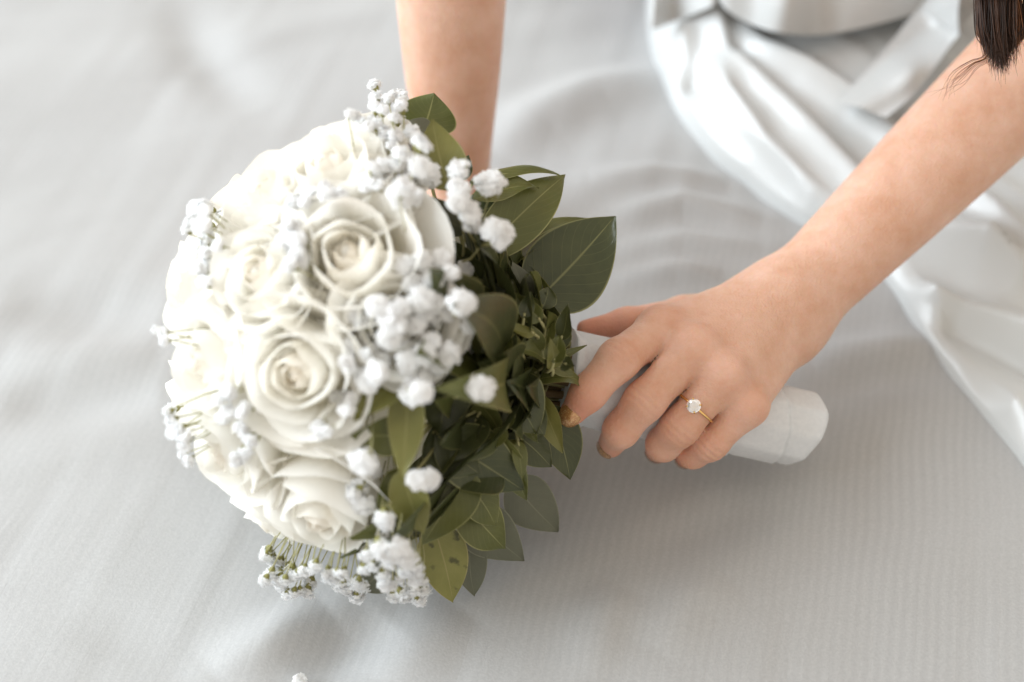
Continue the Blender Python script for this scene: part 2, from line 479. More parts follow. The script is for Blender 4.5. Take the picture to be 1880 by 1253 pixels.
def frame(n, roll=0.0):
    n = nrm(n); a = np.array([0, 0, 1.0]) if abs(n[2]) < .9 else np.array([1.0, 0, 0])
    e1 = nrm(np.cross(a, n)); e2 = np.cross(n, e1)
    c, s = math.cos(roll), math.sin(roll)
    return np.stack([c*e1+s*e2, -s*e1+c*e2, n], 0)

def rose(center, normal, Rr, roll, seed, npet=19, openness=1.0, separate=True, core_only=6):
    rg = random.Random(seed)
    F = frame(normal, roll)
    base = center - nrm(normal)*Rr*.80
    tr = lambda P: base + P @ F
    ts = [(i/(npet-1))**.95 for i in range(npet)]
    V = []; Fc = []; Uv = []
    # the tight heart plus receptacle is the rose's own mesh
    th = rg.uniform(0, 6.28)
    pend = []
    for i, t in enumerate(ts):
        th += 2.39996 + rg.uniform(-.22, .22)
        P, f, uv = petal_mesh(Rr, t*openness, th, rg)
        if separate and i >= core_only: pend.append((tr(P), f, uv))
        else:
            o = len(V); V += tr(P).tolist(); Fc += [tuple(a+o for a in q) for q in f]; Uv += uv.tolist()
    # bud dome in petal colour, added to fill the dark hollow at the heart
    o = len(V)
    for zz, rr in [(.35, .15), (.6, .17), (.76, .12), (.84, .04)]:
        for q in range(10):
            a = q*.62832; V.append((base + np.array([rr*math.cos(a), rr*math.sin(a), zz+.03*math.cos(a)])*Rr @ F).tolist()); Uv.append([.3, .9])
    for j in range(3):
        for q in range(10):
            a = o+j*10+q; b = o+j*10+(q+1) % 10
            Fc.append((a, b, b+10, a+10))
    Fc.append(tuple(o+30+q for q in range(10)))
    # receptacle cup
    for j in range(5):
        zz, rr = [(-.18, .05), (-.22, .2), (-.1, .34), (.02, .36), (.1, .2)][j]
        for q in range(10):
            a = q*.62832; V.append((base + np.array([rr*math.cos(a), rr*math.sin(a), zz])*Rr @ F).tolist()); Uv.append([.8, .1])
    o = len(V) - 50
    for j in range(4):
        for q in range(10):
            a = o+j*10+q; b = o+j*10+(q+1) % 10
            Fc.append((a, b, b+10, a+10))
    r = mesh_obj('rose', V, Fc, M_PETAL, bouquet, pivot=base, uv=Uv)
    for P, f, uv in pend:
        mesh_obj('petal', P, f, M_PETAL, r, uv=uv)
    return r

# (px, py, radius m, extra tilt of the face towards (px,py) direction, seed, openness)
ROSES = [
 (635, 455, .0370, 3), (458, 490, .0310, 4), (530, 690, .0340, 5), (580, 972, .0340, 6),
 (352, 672, .0280, 7), (595, 285, .0340, 8), (392, 850, .0290, 9), (470, 335, .0270, 10),
 (322, 520, .0260, 11), (665, 222, .0260, 12), (468, 1000, .0250, 14),
 (728, 588, .0270, 16),
]
RS = .098
rose_dirs = []
for px, py, rr, sd in ROSES:
    p = hit_sphere(px, py, RS)
    n = nrm(p - HC)
    rose_dirs.append((n, rr))
    rose(p - n*.004, n, rr*.94, sd*1.3, sd, openness=.93)
# the far side of the dome, which the lens does not see
k = 0
for i in range(60):
    zc = 1 - (i+.5)/60*1.15; ph = i*2.39996
    sr = math.sqrt(max(0, 1-zc*zc))
    n = nrm(AX*zc + U1*sr*math.cos(ph) + U2*sr*math.sin(ph))
    vis = HC + n*RS; dv = vis-CAM; qx = 940 + FPX*np.dot(dv, RT)/np.dot(dv, FWD)
    if zc < .02 or (qx > 560 and np.dot(n, TOCAM) > -.6): continue
    if all(np.arccos(np.clip(np.dot(n, m), -1, 1)) > (.024+r2)*.80/RS for m, r2 in rose_dirs):
        rose_dirs.append((n, .024)); k += 1
        rose(HC + n*(RS-.005), n, .025, i, 100+i, npet=13, separate=False)

# cream ball standing in for lower petals, added to lighten the dark gaps
def blob(name, c, rad, m, parent, seed):
    V = []; F = []; nu, nv = 22, 14
    for i in range(nu):
        for j in range(nv):
            a = 2*math.pi*i/nu; b = math.pi*j/(nv-1)
            d = np.array([math.sin(b)*math.cos(a), math.sin(b)*math.sin(a), math.cos(b)])
            q = 1+.12*math.sin(5*a+seed)*math.sin(4*b)
            V.append(c + d*rad*q)
    for i in range(nu):
        for j in range(nv-1):
            F.append((i*nv+j, ((i+1) % nu)*nv+j, ((i+1) % nu)*nv+j+1, i*nv+j+1))
    return mesh_obj(name, V, F, m, parent, uv=[(.8, .55)]*len(V))
blob('petal_filler', HC + AX*.021, .066, M_PETAL, bouquet, 2)

# ---- baby's breath
def floret_mesh(seed, rad=.0036):
    rg = random.Random(seed); V = []; F = []; mi = []
    for ring, (cnt, tilt, ln) in enumerate([(6, .25, .85), (10, .65, 1.0), (12, 1.05, 1.05), (12, 1.45, 1.0), (9, 1.9, .85)]):
        for q in range(cnt):
            a = 2*math.pi*(q+rg.uniform(-.3, .3))/cnt + ring*.6; tl = tilt+rg.uniform(-.2, .2)
            d = np.array([math.sin(tl)*math.cos(a), math.sin(tl)*math.sin(a), math.cos(tl)])
            s = nrm(np.cross(d, [0.1, 0.2, 1.0])); n2 = np.cross(s, d)
            if n2[2] > 0: n2 = -n2
            w = rad*rg.uniform(.30, .46); l = rad*ln*rg.uniform(.85, 1.2)
            o = len(V); tp = n2*w*rg.uniform(.55, .95); bs = d*l*.60 - n2*w*.35
            V += [bs+s*w*.2, bs-s*w*.2, d*l*.93+s*w*.95+tp*.25+d*l*rg.uniform(-.1, .1), d*l*.93-s*w*.95+tp*.25+d*l*rg.uniform(-.1, .1),
                  d*l*.98+s*w*.6+tp+d*l*rg.uniform(-.12, .1), d*l*.95+tp*.82, d*l*.98-s*w*.6+tp+d*l*rg.uniform(-.12, .1)]
            F += [(o, o+1, o+3, o+2), (o+2, o+3, o+5), (o+2, o+5, o+4), (o+3, o+6, o+5)]; mi += [0]*4
    # white core ball, added so the floret does not look dark inside
    o = len(V)
    for j in range(5):
        b = .25+j*.5
        for q in range(8):
            a = q*.7854+j*.39; V.append(np.array([math.sin(b)*math.cos(a), math.sin(b)*math.sin(a), math.cos(b)])*rad*.62*rg.uniform(.88, 1.12))
    for j in range(4):
        for q in range(8):
            a = o+j*8+q; b = o+j*8+(q+1) % 8
            F.append((a, b, b+8, a+8)); mi.append(0)
    F.append(tuple(o+q for q in range(7, -1, -1))); mi.append(0)
    # calyx: a small ribbed green cup below
    o = len(V)
    for j, (zz, rr) in enumerate([(-1.15, .08), (-.95, .30), (-.6, .44), (-.32, .52)]):
        for q in range(10):
            a = q*.62832; k = 1.12 if q % 2 == 0 else .82
            V.append(np.array([rr*k*math.cos(a), rr*k*math.sin(a), zz+(.16 if (j == 3 and q % 2 == 0) else 0)])*rad)
    for j in range(3):
        for q in range(10):
            a = o+j*10+q; b = o+j*10+(q+1) % 10
            F.append((a, b, b+10, a+10)); mi.append(1)
    me = bpy.data.meshes.new('floret')
    me.from_pydata([tuple(v) for v in V], [], F)
    me.materials.append(M_FLORET); me.materials.append(M_CALYX)
    me.polygons.foreach_set('material_index', mi); me.polygons.foreach_set('use_smooth', [True]*len(F))
    me.update()
    return me
FLORETS = [floret_mesh(s) for s in range(6)]
def sprig(points, root, dome=True):
    """points: list of (pos, outward dir, size); root: where the branches meet"""
    V = []; F = []
    ctr = np.mean([p for p, d, s in points], 0)
    fork = root*.9 + ctr*.1 if dome else root*.5 + ctr*.5
    def addt(pts, rad):
        v, f = tube(pts, rad, 5); o = len(V); V.extend(v); F.extend([tuple(a+o for a in q) for q in f])
    addt([root, (root+fork)/2 + nrg.normal(0, .0015, 3), fork], [.0006, .0005, .0004])
    for p, d, s in points:
        bp = p - nrm(d)*.0038*s
        knee = HC + (bp-HC)*rnd.uniform(.70, .80) + nrg.normal(0, .0035, 3) if dome else fork*.6+bp*.4
        addt(bez(fork, knee, bp*.55+knee*.45 - nrm(d)*.002 + nrg.normal(0, .0012, 3), bp, 7), [.00026]*7)
    st = mesh_obj('babys_breath_sprig', V, F, M_STEM, bouquet, pivot=root)
    for p, d, s in points:
        o = bpy.data.objects.new('floret', FLORETS[rnd.randrange(6)]); C.objects.link(o)
        o.parent = st; o.location = p - root
        o.rotation_euler = Matrix(frame(d, rnd.uniform(0, 6.28)).T.tolist()).to_euler()
        o.scale = (s*rnd.uniform(.92, 1.1),)*3
    return st
from mathutils.bvhtree import BVHTree
PBVH = BVHTree.FromPolygons(PET_V, PET_F)
def dome_sprig(pix, rad=.112, size=1.0, down=.0, jitter=.5):
    pts = []; jit = 5
    if size <= 1.0: pix = list(pix)*2; size *= .80; jit = 11          # the fine outer sprays
    for q in pix:
        px, py = q[0]+rnd.uniform(-jit, jit), q[1]+rnd.uniform(-jit, jit)
        dr = nrm(ray(px, py)); oc = CAM-HC; bb = np.dot(dr, oc); qq = bb*bb-(np.dot(oc, oc)-rad*rad)
        p = CAM + dr*(-bb-math.sqrt(qq)) if qq > 0 else CAM + dr*(-bb + rnd.uniform(-.012, .004))
        hit = PBVH.ray_cast(Vector(CAM), Vector(dr))[0]
        if hit is not None:
            h = np.array(hit) - dr*.0048
            if np.linalg.norm(h-HC) > .078: p = h          # resting on the petals
        while p[2] < zs(p[0], p[1])+.0045: p = p - dr*.002
        n = nrm(p - HC)
        d = nrm(n + nrg.normal(0, jitter, 3)*.6 + np.array([0, 0, -down]))
        pts.append((p, d, size*rnd.uniform(.82, 1.15)))
    ctr = np.mean([p for p, d, s in pts], 0)
    sprig(pts, HC + (ctr-HC)*.45)
def free_sprig(pix, root, size=1.0):
    """pix: (px, py, depth)"""
    pts = []
    for px, py, dp in pix:
        p = at_d(px, py, dp)
        d = nrm(nrm(p-root) + nrg.normal(0, .3, 3))
        pts.append((p, d, size*rnd.uniform(.85, 1.15)))
    sprig(pts, root, False)
dome_sprig([(692, 165), (712, 185), (735, 182), (745, 200), (700, 205), (722, 218), (680, 190)], .104, .95)
dome_sprig([(655, 222), (675, 228), (698, 235), (640, 215), (712, 250)], .108, .9)
dome_sprig([(735, 255), (752, 268), (760, 250), (722, 275), (745, 290), (770, 262)], .106, 1.0)
dome_sprig([(712, 300), (735, 312), (695, 318), (750, 305)], .110, 1.0)
dome_sprig([(725, 355), (742, 350), (755, 362), (738, 372)], .113, 1.15)
dome_sprig([(770, 305), (785, 326), (776, 318)], .115, 1.25)
dome_sprig([(672, 345), (700, 335)], .112, .9)
dome_sprig([(545, 375), (560, 365), (600, 355), (575, 352), (625, 362)], .112, 1.0)
dome_sprig([(540, 415), (548, 440), (535, 455), (552, 470), (530, 435), (545, 480)], .110, 1.0)
dome_sprig([(360, 392), (372, 405), (385, 380), (395, 395), (350, 412), (380, 418)], .104, .95)
dome_sprig([(378, 450), (368, 470), (385, 480), (370, 500), (372, 520), (392, 440)], .106, .95)
dome_sprig([(745, 490), (795, 518), (815, 478), (768, 548), (828, 505), (752, 520), (780, 480)], .108, 1.05)
dome_sprig([(715, 580), (738, 566), (790, 592), (802, 560), (690, 560), (760, 600), (775, 575), (728, 600), (820, 580)], .108, 1.08)
dome_sprig([(735, 628), (712, 618), (775, 655), (815, 660), (822, 645), (803, 672), (755, 640), (790, 630), (745, 665)], .108, 1.08)
dome_sprig([(650, 640), (668, 615), (640, 668), (682, 650), (662, 588)], .105, 1.0)
dome_sprig([(690, 680), (680, 700), (700, 668), (672, 690)], .112, 1.15)
dome_sprig([(768, 695), (765, 715), (772, 725)], .113, 1.15)
dome_sprig([(418, 715), (430, 725), (410, 735), (445, 760), (418, 765), (440, 790), (460, 810), (455, 830), (430, 840)], .107, .95)
dome_sprig([(635, 738), (645, 750), (625, 730), (600, 790), (585, 782)], .110, .95)
dome_sprig([(655, 830), (672, 845), (680, 860), (662, 850)], .113, 1.1)
dome_sprig([(655, 895), (650, 915), (662, 930), (648, 905)], .113, 1.1)
dome_sprig([(295, 620), (290, 612)], .106, .8)
dome_sprig([(308, 762), (315, 778), (322, 800), (335, 812), (345, 835), (330, 795)], .106, .85)
dome_sprig([(482, 1015), (500, 1030), (510, 1048), (495, 1055), (520, 1035), (530, 1062), (515, 1075), (535, 1088), (545, 1045)], .103, .95, .5)
dome_sprig([(560, 1045), (575, 1060), (595, 1050), (560, 1078), (585, 1035), (610, 1062)], .106, .95, .5)
dome_sprig([(630, 1055), (645, 1075), (660, 1068), (655, 1085), (625, 1080), (668, 1040), (680, 1030)], .107, .95, .5)
dome_sprig([(700, 1005), (720, 1015), (735, 1000), (715, 1030), (745, 1020), (690, 985), (705, 975)], .112, 1.05)
dome_sprig([(705, 1065), (712, 1080), (740, 1085), (735, 1060), (760, 1050), (770, 1040), (775, 1075), (760, 1095), (755, 1075), (770, 1102), (728, 1088)], .110, .95, .5)
fr = lambda t, r1, r2: HC + AX*t + U1*r1 + U2*r2
free_sprig([(843, 312, .545), (842, 348, .54), (850, 378, .54), (862, 392, .54), (838, 372, .535), (866, 412, .545)], at_d(850, 470, .575), 1.2)
free_sprig([(900, 340, .555)], at_d(880, 440, .58), 1.35)
free_sprig([(905, 425, .54), (922, 430, .542), (915, 440, .54), (910, 420, .538)], at_d(850, 480, .565), 1.1)
free_sprig([(850, 553, .515), (845, 560, .515), (858, 558, .517)], at_d(820, 600, .54), 1.1)
free_sprig([(858, 600, .53)], at_d(830, 640, .55), .8)
free_sprig([(850, 490, .57), (858, 498, .57)], at_d(830, 530, .58), .7)
free_sprig([(878, 712, .52), (888, 714, .522)], at_d(840, 730, .55), 1.1)
free_sprig([(765, 882, .525), (778, 885, .525), (785, 880, .527)], at_d(740, 900, .55), 1.0)
free_sprig([(705, 952, .53), (708, 960, .53)], at_d(720, 900, .55), 1.05)

# ---- leaves
def leaf(base, tip, face, width, kind='dark', bend=.10, fold=.18, curl=0.0, wave=.055, seed=0, attach=None, shape=.85):
    """blade from base to tip; face = direction its upper side looks; width = full width in m"""
    rg = random.Random(seed*17+3)
    base = np.asarray(base, float); tip = np.asarray(tip, float)
    e1 = tip-base; Ln = np.linalg.norm(e1); e1 = e1/Ln
    n = np.asarray(face, float); n = nrm(n - e1*np.dot(n, e1)); e2 = np.cross(n, e1)
    nu, nv = 19, 9; V = []; uv = []
    ph = rg.uniform(0, 6.28); tw = rg.uniform(-.12, .12); side = rg.uniform(-.05, .05)
    for i in range(nu):
        s = i/(nu-1)
        w = width/2*max(.012, (s**.62)*((1-s)**1.02)/.3372)
        for j in range(nv):
            v = -1+2*j/(nv-1)
            h = bend*Ln*math.sin(math.pi*s)*.9 - curl*Ln*max(0, s-.55)**2*2.2
            h += fold*w*(abs(v)**1.2) + wave*width*math.sin(7*s+ph+(1.4 if v > 0 else 0))*v*v
            h += tw*w*v*s*2
            p = base + e1*Ln*s + e2*(w*v + side*Ln*math.sin(math.pi*s)) + n*h
            V.append(p); uv.append((s, v))
    F = grid_faces(nu, nv); mi = [0]*len(F)
    if attach is not None:
        a = np.asarray(attach, float); d = base-a
        v, f = tube(bez(a, a+d*.4+n*.001, base-e1*min(.008, np.linalg.norm(d)*.4), base+e1*.002, 6), [.0010, .0010, .0009, .0008, .0008, .0006], 5)
        o = len(V); V += v; uv += [(0, 0)]*len(v); F += [tuple(x+o for x in q) for q in f]; mi += [1]*len(f)
    return mesh_obj('leaf', V, F, None, bouquet, pivot=base, uv=uv, mats=[LEAF[kind], M_STEM], midx=mi)
def plane_depth(px, py):
    """view depth of the sheet through the bouquet axis that faces the camera"""
    n = nrm(TOCAM - AX*np.dot(TOCAM, AX)); d = ray(px, py)
    return np.dot(COLLAR-CAM, n)/np.dot(d, n)
def PL(px, py, off):
    return at_d(px, py, plane_depth(px, py)-off/1000.0)
def axp(t): return COLLAR + AX*t
# base px, tip px, (towards-camera mm at base, at tip), width px, kind, facing tilt (right, up, toward), bend, fold, curl
LV = [
 ((978, 560, 14), (1129, 397, 12), 152, 'dark', (.12, .05, 1), .02, .10, .0),
 ((905, 505, 4), (1085, 398, -2), 74, 'mid', (-.25, .8, .75), .10, .20, .1),
 ((882, 470, 18), (1042, 317, 2), 98, 'mid', (.5, .45, .8), .10, .15, .1),
 ((862, 336, 8), (1027, 300, 8), 50, 'mid', (-.1, .8, .6), .08, -.35, .35),
 ((868, 368, 12), (988, 334, 14), 66, 'mid', (-.1, .75, .7), .08, .25, .25),
 ((850, 400, 2), (965, 372, 6), 84, 'dark', (.1, .5, .9), .03, .1, .1),
 ((826, 352, 46), (794, 219, 42), 88, 'olive', (.15, .1, 1), .03, .12, .0),
 ((775, 245, 10), (797, 171, 12), 108, 'mid', (.25, .2, 1), .03, -.15, .0),
 ((800, 255, 16), (735, 228, 20), 62, 'grey', (-.1, .7, .8), .12, .1, .3),
 ((838, 330, 14), (862, 286, 16), 40, 'dark', (.6, .1, .8), .0, .1, .1),
 ((862, 425, 40), (762, 352, 46), 74, 'grey', (-.3, -.35, .9), .08, .2, .1),
 ((905, 480, 20), (870, 398, 30), 52, 'mid', (-.2, .3, 1), .05, .3, .1),
 ((868, 610, 44), (934, 508, 40), 78, 'grey', (-.4, .5, .8), .14, .1, .35),
 ((925, 585, 38), (880, 545, 46), 54, 'mid', (-.3, .2, 1), .1, .2, .1),
 ((1008, 612, 18), (940, 512, 28), 30, 'mid', (-.3, .35, .9), .08, .4, .0),
 ((965, 560, 22), (945, 480, 24), 44, 'grey', (.4, .3, .8), .08, .3, .2),
 ((900, 690, 46), (1078, 634, 24), 34, 'mid', (.1, .5, .9), -.10, .5, .0),
 ((975, 700, 30), (1083, 712, 30), 40, 'mid', (-.1, .7, .75), .26, .25, .2),
 ((932, 690, 42), (985, 796, 38), 108, 'dark', (.25, .1, 1), .06, .10, .0),
 ((990, 722, 30), (1034, 832, 32), 48, 'olive', (-.5, .1, .85), .10, .3, .0),
 ((1000, 745, 22), (1047, 882, 20), 84, 'dark', (.3, .05, 1), .02, .1, .0),
 ((850, 720, 52), (925, 812, 46), 48, 'mid', (-.5, -.1, .85), -.10, .35, .0),
 ((812, 680, 58), (806, 798, 60), 100, 'dark', (.1, .1, 1), .05, .15, .0),
 ((748, 700, 84), (738, 880, 82), 66, 'olive', (-.1, .1, 1), .04, .1, .0),
 ((742, 692, 84), (648, 772, 86), 58, 'olive', (-.2, .3, .9), .08, .15, .1),
 ((752, 800, 70), (645, 800, 78), 74, 'mid', (-.1, -.1, 1), .06, .1, .1),
 ((738, 862, 78), (778, 982, 68), 72, 'olive', (-.2, .1, 1), .05, .12, .0),
 ((760, 870, 62), (690, 935, 68), 70, 'mid', (-.1, .1, 1), .05, .12, .0),
 ((800, 800, 54), (960, 900, 40), 120, 'dark', (.1, .1, 1), .04, .1, .0),
 ((790, 790, 50), (880, 870, 52), 110, 'dark', (.1, .35, 1), .0, .1, .0),
 ((905, 790, 44), (968, 918, 36), 66, 'mid', (-.45, .1, .9), .07, .2, .0),
 ((950, 800, 26), (1012, 858, 28), 70, 'dark', (.1, .25, 1), .02, .1, .0),
 ((935, 880, 12), (1024, 976, 4), 92, 'grey', (.25, -.1, 1), .03, .08, .0),
 ((850, 930, 20), (962, 1030, 14), 96, 'grey', (.1, -.2, 1), .03, .08, .0),
 ((842, 915, 34), (930, 1010, 26), 88, 'mid', (.0, .3, 1), .10, .12, .1),
 ((850, 880, 40), (912, 968, 34), 78, 'mid', (.2, .25, 1), .08, .15, .1),
 ((795, 962, 34), (832, 1105, 22), 92, 'spot', (.05, .25, 1), .02, .10, .0),
 ((865, 980, 16), (872, 1098, 10), 62, 'grey', (.1, .1, 1), .02, .1, .1),
 ((868, 862, 48), (776, 1000, 48), 92, 'mid', (.0, .15, 1), .06, .12, .0),
 ((925, 860, 42), (815, 885, 50), 100, 'dark', (.0, .4, 1), .04, .12, .0),
 ((740, 960, 44), (700, 1010, 46), 60, 'mid', (.0, .1, 1), .05, .12, .0),
 ((720, 1030, 24), (660, 1085, 18), 74, 'grey', (-.1, -.1, 1), .03, .1, .0),
 ((935, 640, 44), (865, 640, 54), 60, 'dark', (-.2, .4, .9), .05, .2, .0),
 ((930, 620, 44), (890, 690, 52), 58, 'mid', (-.5, .1, .9), .06, .3, .1),
 ((915, 590, 40), (900, 700, 50), 72, 'dark', (-.1, .1, 1), .04, .2, .1),
 ((985, 650, 36), (960, 590, 40), 50, 'mid', (.1, .4, 1), .06, .3, .1),
 ((1000, 640, 34), (1015, 575, 30), 34, 'mid', (-.4, .2, .9), .06, .4, .1),
 ((1010, 645, 32), (1045, 595, 26), 40, 'dark', (.2, .4, .9), .05, .3, .1),
 ((1000, 660, 36), (950, 640, 44), 46, 'mid', (.1, .6, .8), .08, .3, .1),
 ((1005, 672, 34), (1062, 690, 28), 44, 'mid', (.1, .5, .9), .10, .3, .2),
 ((985, 630, 34), (992, 565, 34), 36, 'dark', (-.6, .2, .8), .05, .3, .1),
 ((960, 740, 34), (1000, 800, 36), 56, 'dark', (.0, .2, 1), .04, .2, .0),
 ((880, 760, 48), (830, 850, 54), 80, 'dark', (-.2, .15, 1), .04, .15, .0),
 ((860, 500, 34), (820, 440, 44), 50, 'dark', (-.2, .2, 1), .04, .2, .0),
 ((900, 540, 34), (850, 470, 40), 60, 'dark', (-.3, .2, 1), .04, .2, .0),
]
for i, (b, t, w, kind, fc, bend, fold, curl) in enumerate(LV):
    bp = PL(*b); tp = PL(*t)
    face = RT*fc[0] + UP*fc[1] + TOCAM*fc[2]
    dep = plane_depth(b[0], b[1]) - b[2]/1000
    # stalk runs back to the bundle on the axis
    tt = max(.006, min(.05, np.dot(bp-COLLAR, AX)*.45))
    leaf(bp, tp, face, w/FPX*dep*1.04, kind, bend, fold, curl, seed=i, attach=axp(tt) + nrm(bp-axp(tt))*.008)
COLLAR_SHAPE = [(700, 250), (810, 340), (930, 420), (1000, 500), (1030, 620), (1035, 700), (1015, 840), (950, 940), (860, 1030), (760, 1050), (650, 1070), (500, 900), (500, 300)]
def inside_collar(x, y):
    r = False; n = len(COLLAR_SHAPE)
    for i in range(n):
        (ax_, ay_), (bx_, by_) = COLLAR_SHAPE[i], COLLAR_SHAPE[i-1]
        if (ay_ > y) != (by_ > y) and x < (bx_-ax_)*(y-ay_)/(by_-ay_)+ax_: r = not r
    return r
# the crowd of small curled leaves close to the binding
for i in range(46):
    px = rnd.uniform(850, 1040); py = rnd.uniform(560, 830)
    if px > 1000 and py > 745: px -= 60
    an = math.atan2(py-685, px-1010)+rnd.uniform(-.9, .9); ln = rnd.uniform(38, 78)
    o0 = 34+10*math.cos((py-690)/130) - .03*(px-900) + rnd.uniform(-4, 9)
    qx, qy = px+ln*math.cos(an), py+ln*math.sin(an)
    if qx > 1055: qx = 1055
    if (qx > 1005 or px > 1005) and max(py, qy) > 700: continue
    fc = RT*rnd.uniform(-.7, .5) + UP*rnd.uniform(-.1, .8) + TOCAM
    w = rnd.uniform(24, 46)
    leaf(PL(px, py, o0), PL(qx, qy, o0+rnd.uniform(-4, 8)), fc, w/FPX*.6, rnd.choice(['dark', 'dark', 'mid', 'mid', 'dark', 'olive']), rnd.uniform(-.12, .18), rnd.uniform(.2, .6), rnd.uniform(0, .5), wave=.09, seed=400+i, attach=axp(rnd.uniform(.004, .03)))
# the ring of foliage behind the dome, all the way round
for i in range(92):
    ph = i*2.39996; lay = (i % 3)
    rad = nrm(U1*math.cos(ph) + U2*math.sin(ph))
    t0 = .012 + .020*rnd.random() + .010*lay
    b = axp(t0) + rad*(.012+.012*lay+.008*rnd.random())
    reach = .052 + .026*lay + .012*rnd.random()
    t = axp(t0 + .012 + .012*lay) + rad*reach + nrm(np.cross(AX, rad))*rnd.uniform(-.02, .02)
    low = (t[2] < zs(t[0], t[1])+.006)
    if low: t[2] = zs(t[0], t[1])+.006
    tocam = np.dot(rad, TOCAM)
    for _ in range(8):                     # keep the collar as compact as it is in the bunch
        dv = t-CAM; qx = 940 + FPX*np.dot(dv, RT)/np.dot(dv, FWD); qy = 626.5 - FPX*np.dot(dv, UP)/np.dot(dv, FWD)
        if inside_collar(qx, qy): break
        t = b + (t-b)*.82
    if lay == 2 and tocam < .2 and rnd.random() < .5: t = b + (t-b)*.8
    kind = rnd.choice(['dark', 'dark', 'dark', 'mid'])
    leaf(b, t, nrm(rad*.7 - AX*.8 + nrg.normal(0, .25, 3)), rnd.uniform(.020, .030), kind, rnd.uniform(-.05, .12), rnd.uniform(.1, .3), rnd.uniform(0, .2), seed=200+i, attach=axp(max(0, t0-.012))+rad*.006)

# stems entering the wrap
for i in range(26):
    ph = i*2.39996; rr = .014*math.sqrt((i+.5)/26)
    rad = U1*math.cos(ph) + U2*math.sin(ph)
    p = bez(axp(-.012)+rad*rr, axp(.006)+rad*rr, axp(.022)+rad*(rr+.004), axp(.05)+rad*(rr*2.4+.006), 7)
    v, f = tube(p, [.0019]*7, 7)
    mesh_obj('stem', v, f, M_BROWN if i % 3 else M_STEM, bouquet)

# the wrapped handle: a spiral of overlapping cloth turns with a folded end
def build_handle():
    L = np.linalg.norm(COLLAR-H_END)
    nl, na, ns = 110, 72, 9; V = []
    def rpoly(a):
        q = (a+.25) % (2*math.pi/ns)
        return .25 + .75*1.02*math.cos(math.pi/ns)/math.cos(q-math.pi/ns)
    bev = [(0.0, .90), (.004, .955), (.010, .985), (.02, 1.0)]
    for i in range(nl):
        t = (i/(nl-1))**1.25
        c = H_END + AX*L*t
        for j in range(na):
            a = 2*math.pi*j/na
            turn = (t*L/.024 + a/(2*math.pi)) % 1.0
            step = .0015*min(1.0, (1-turn)*8)*(1-.6*turn)
            r = R_HANDLE(t)*rpoly(a+.35*t) + step
            r *= float(np.interp(t, [k for k, _ in bev], [k for _, k in bev]))
            sl = (-.005*math.cos(a-2.2)+.0015*math.cos(2*a))*(1-t)**7          # slightly slanting cut
            V.append(c + AX*sl + U1*r*math.cos(a) + U2*r*math.sin(a))
    F = []
    for i in range(nl-1):
        for j in range(na):
            a = i*na+j; b = i*na+(j+1) % na
            F.append((a, b, b+na, a+na))
    # the cloth drawn flat over the cut end, with a few pleats
    prev = 0
    for q, (s, d) in enumerate([(.80, -.0012), (.55, -.0012), (.25, -.0008)]):
        o = len(V)
        for j in range(na):
            a = 2*math.pi*j/na
            ctr = H_END + AX*((-.005*math.cos(a-2.2)+.0015*math.cos(2*a))*s + d + .0005*math.cos(5*a+1)*s)
            r = R_HANDLE(0)*.94*s*rpoly(a)
            V.append(ctr + U1*r*math.cos(a) + U2*r*math.sin(a))
        for j in range(na):
            F.append((prev+j, o+j, o+(j+1) % na, prev+(j+1) % na))
        prev = o
    F.append(tuple(prev+j for j in range(na-1, -1, -1)))
    # open top edge closed
    F.append(tuple((nl-1)*na+j for j in range(na)))
    mesh_obj('handle_wrap', V, F, M_WRAP, bouquet, pivot=H_END)
build_handle()

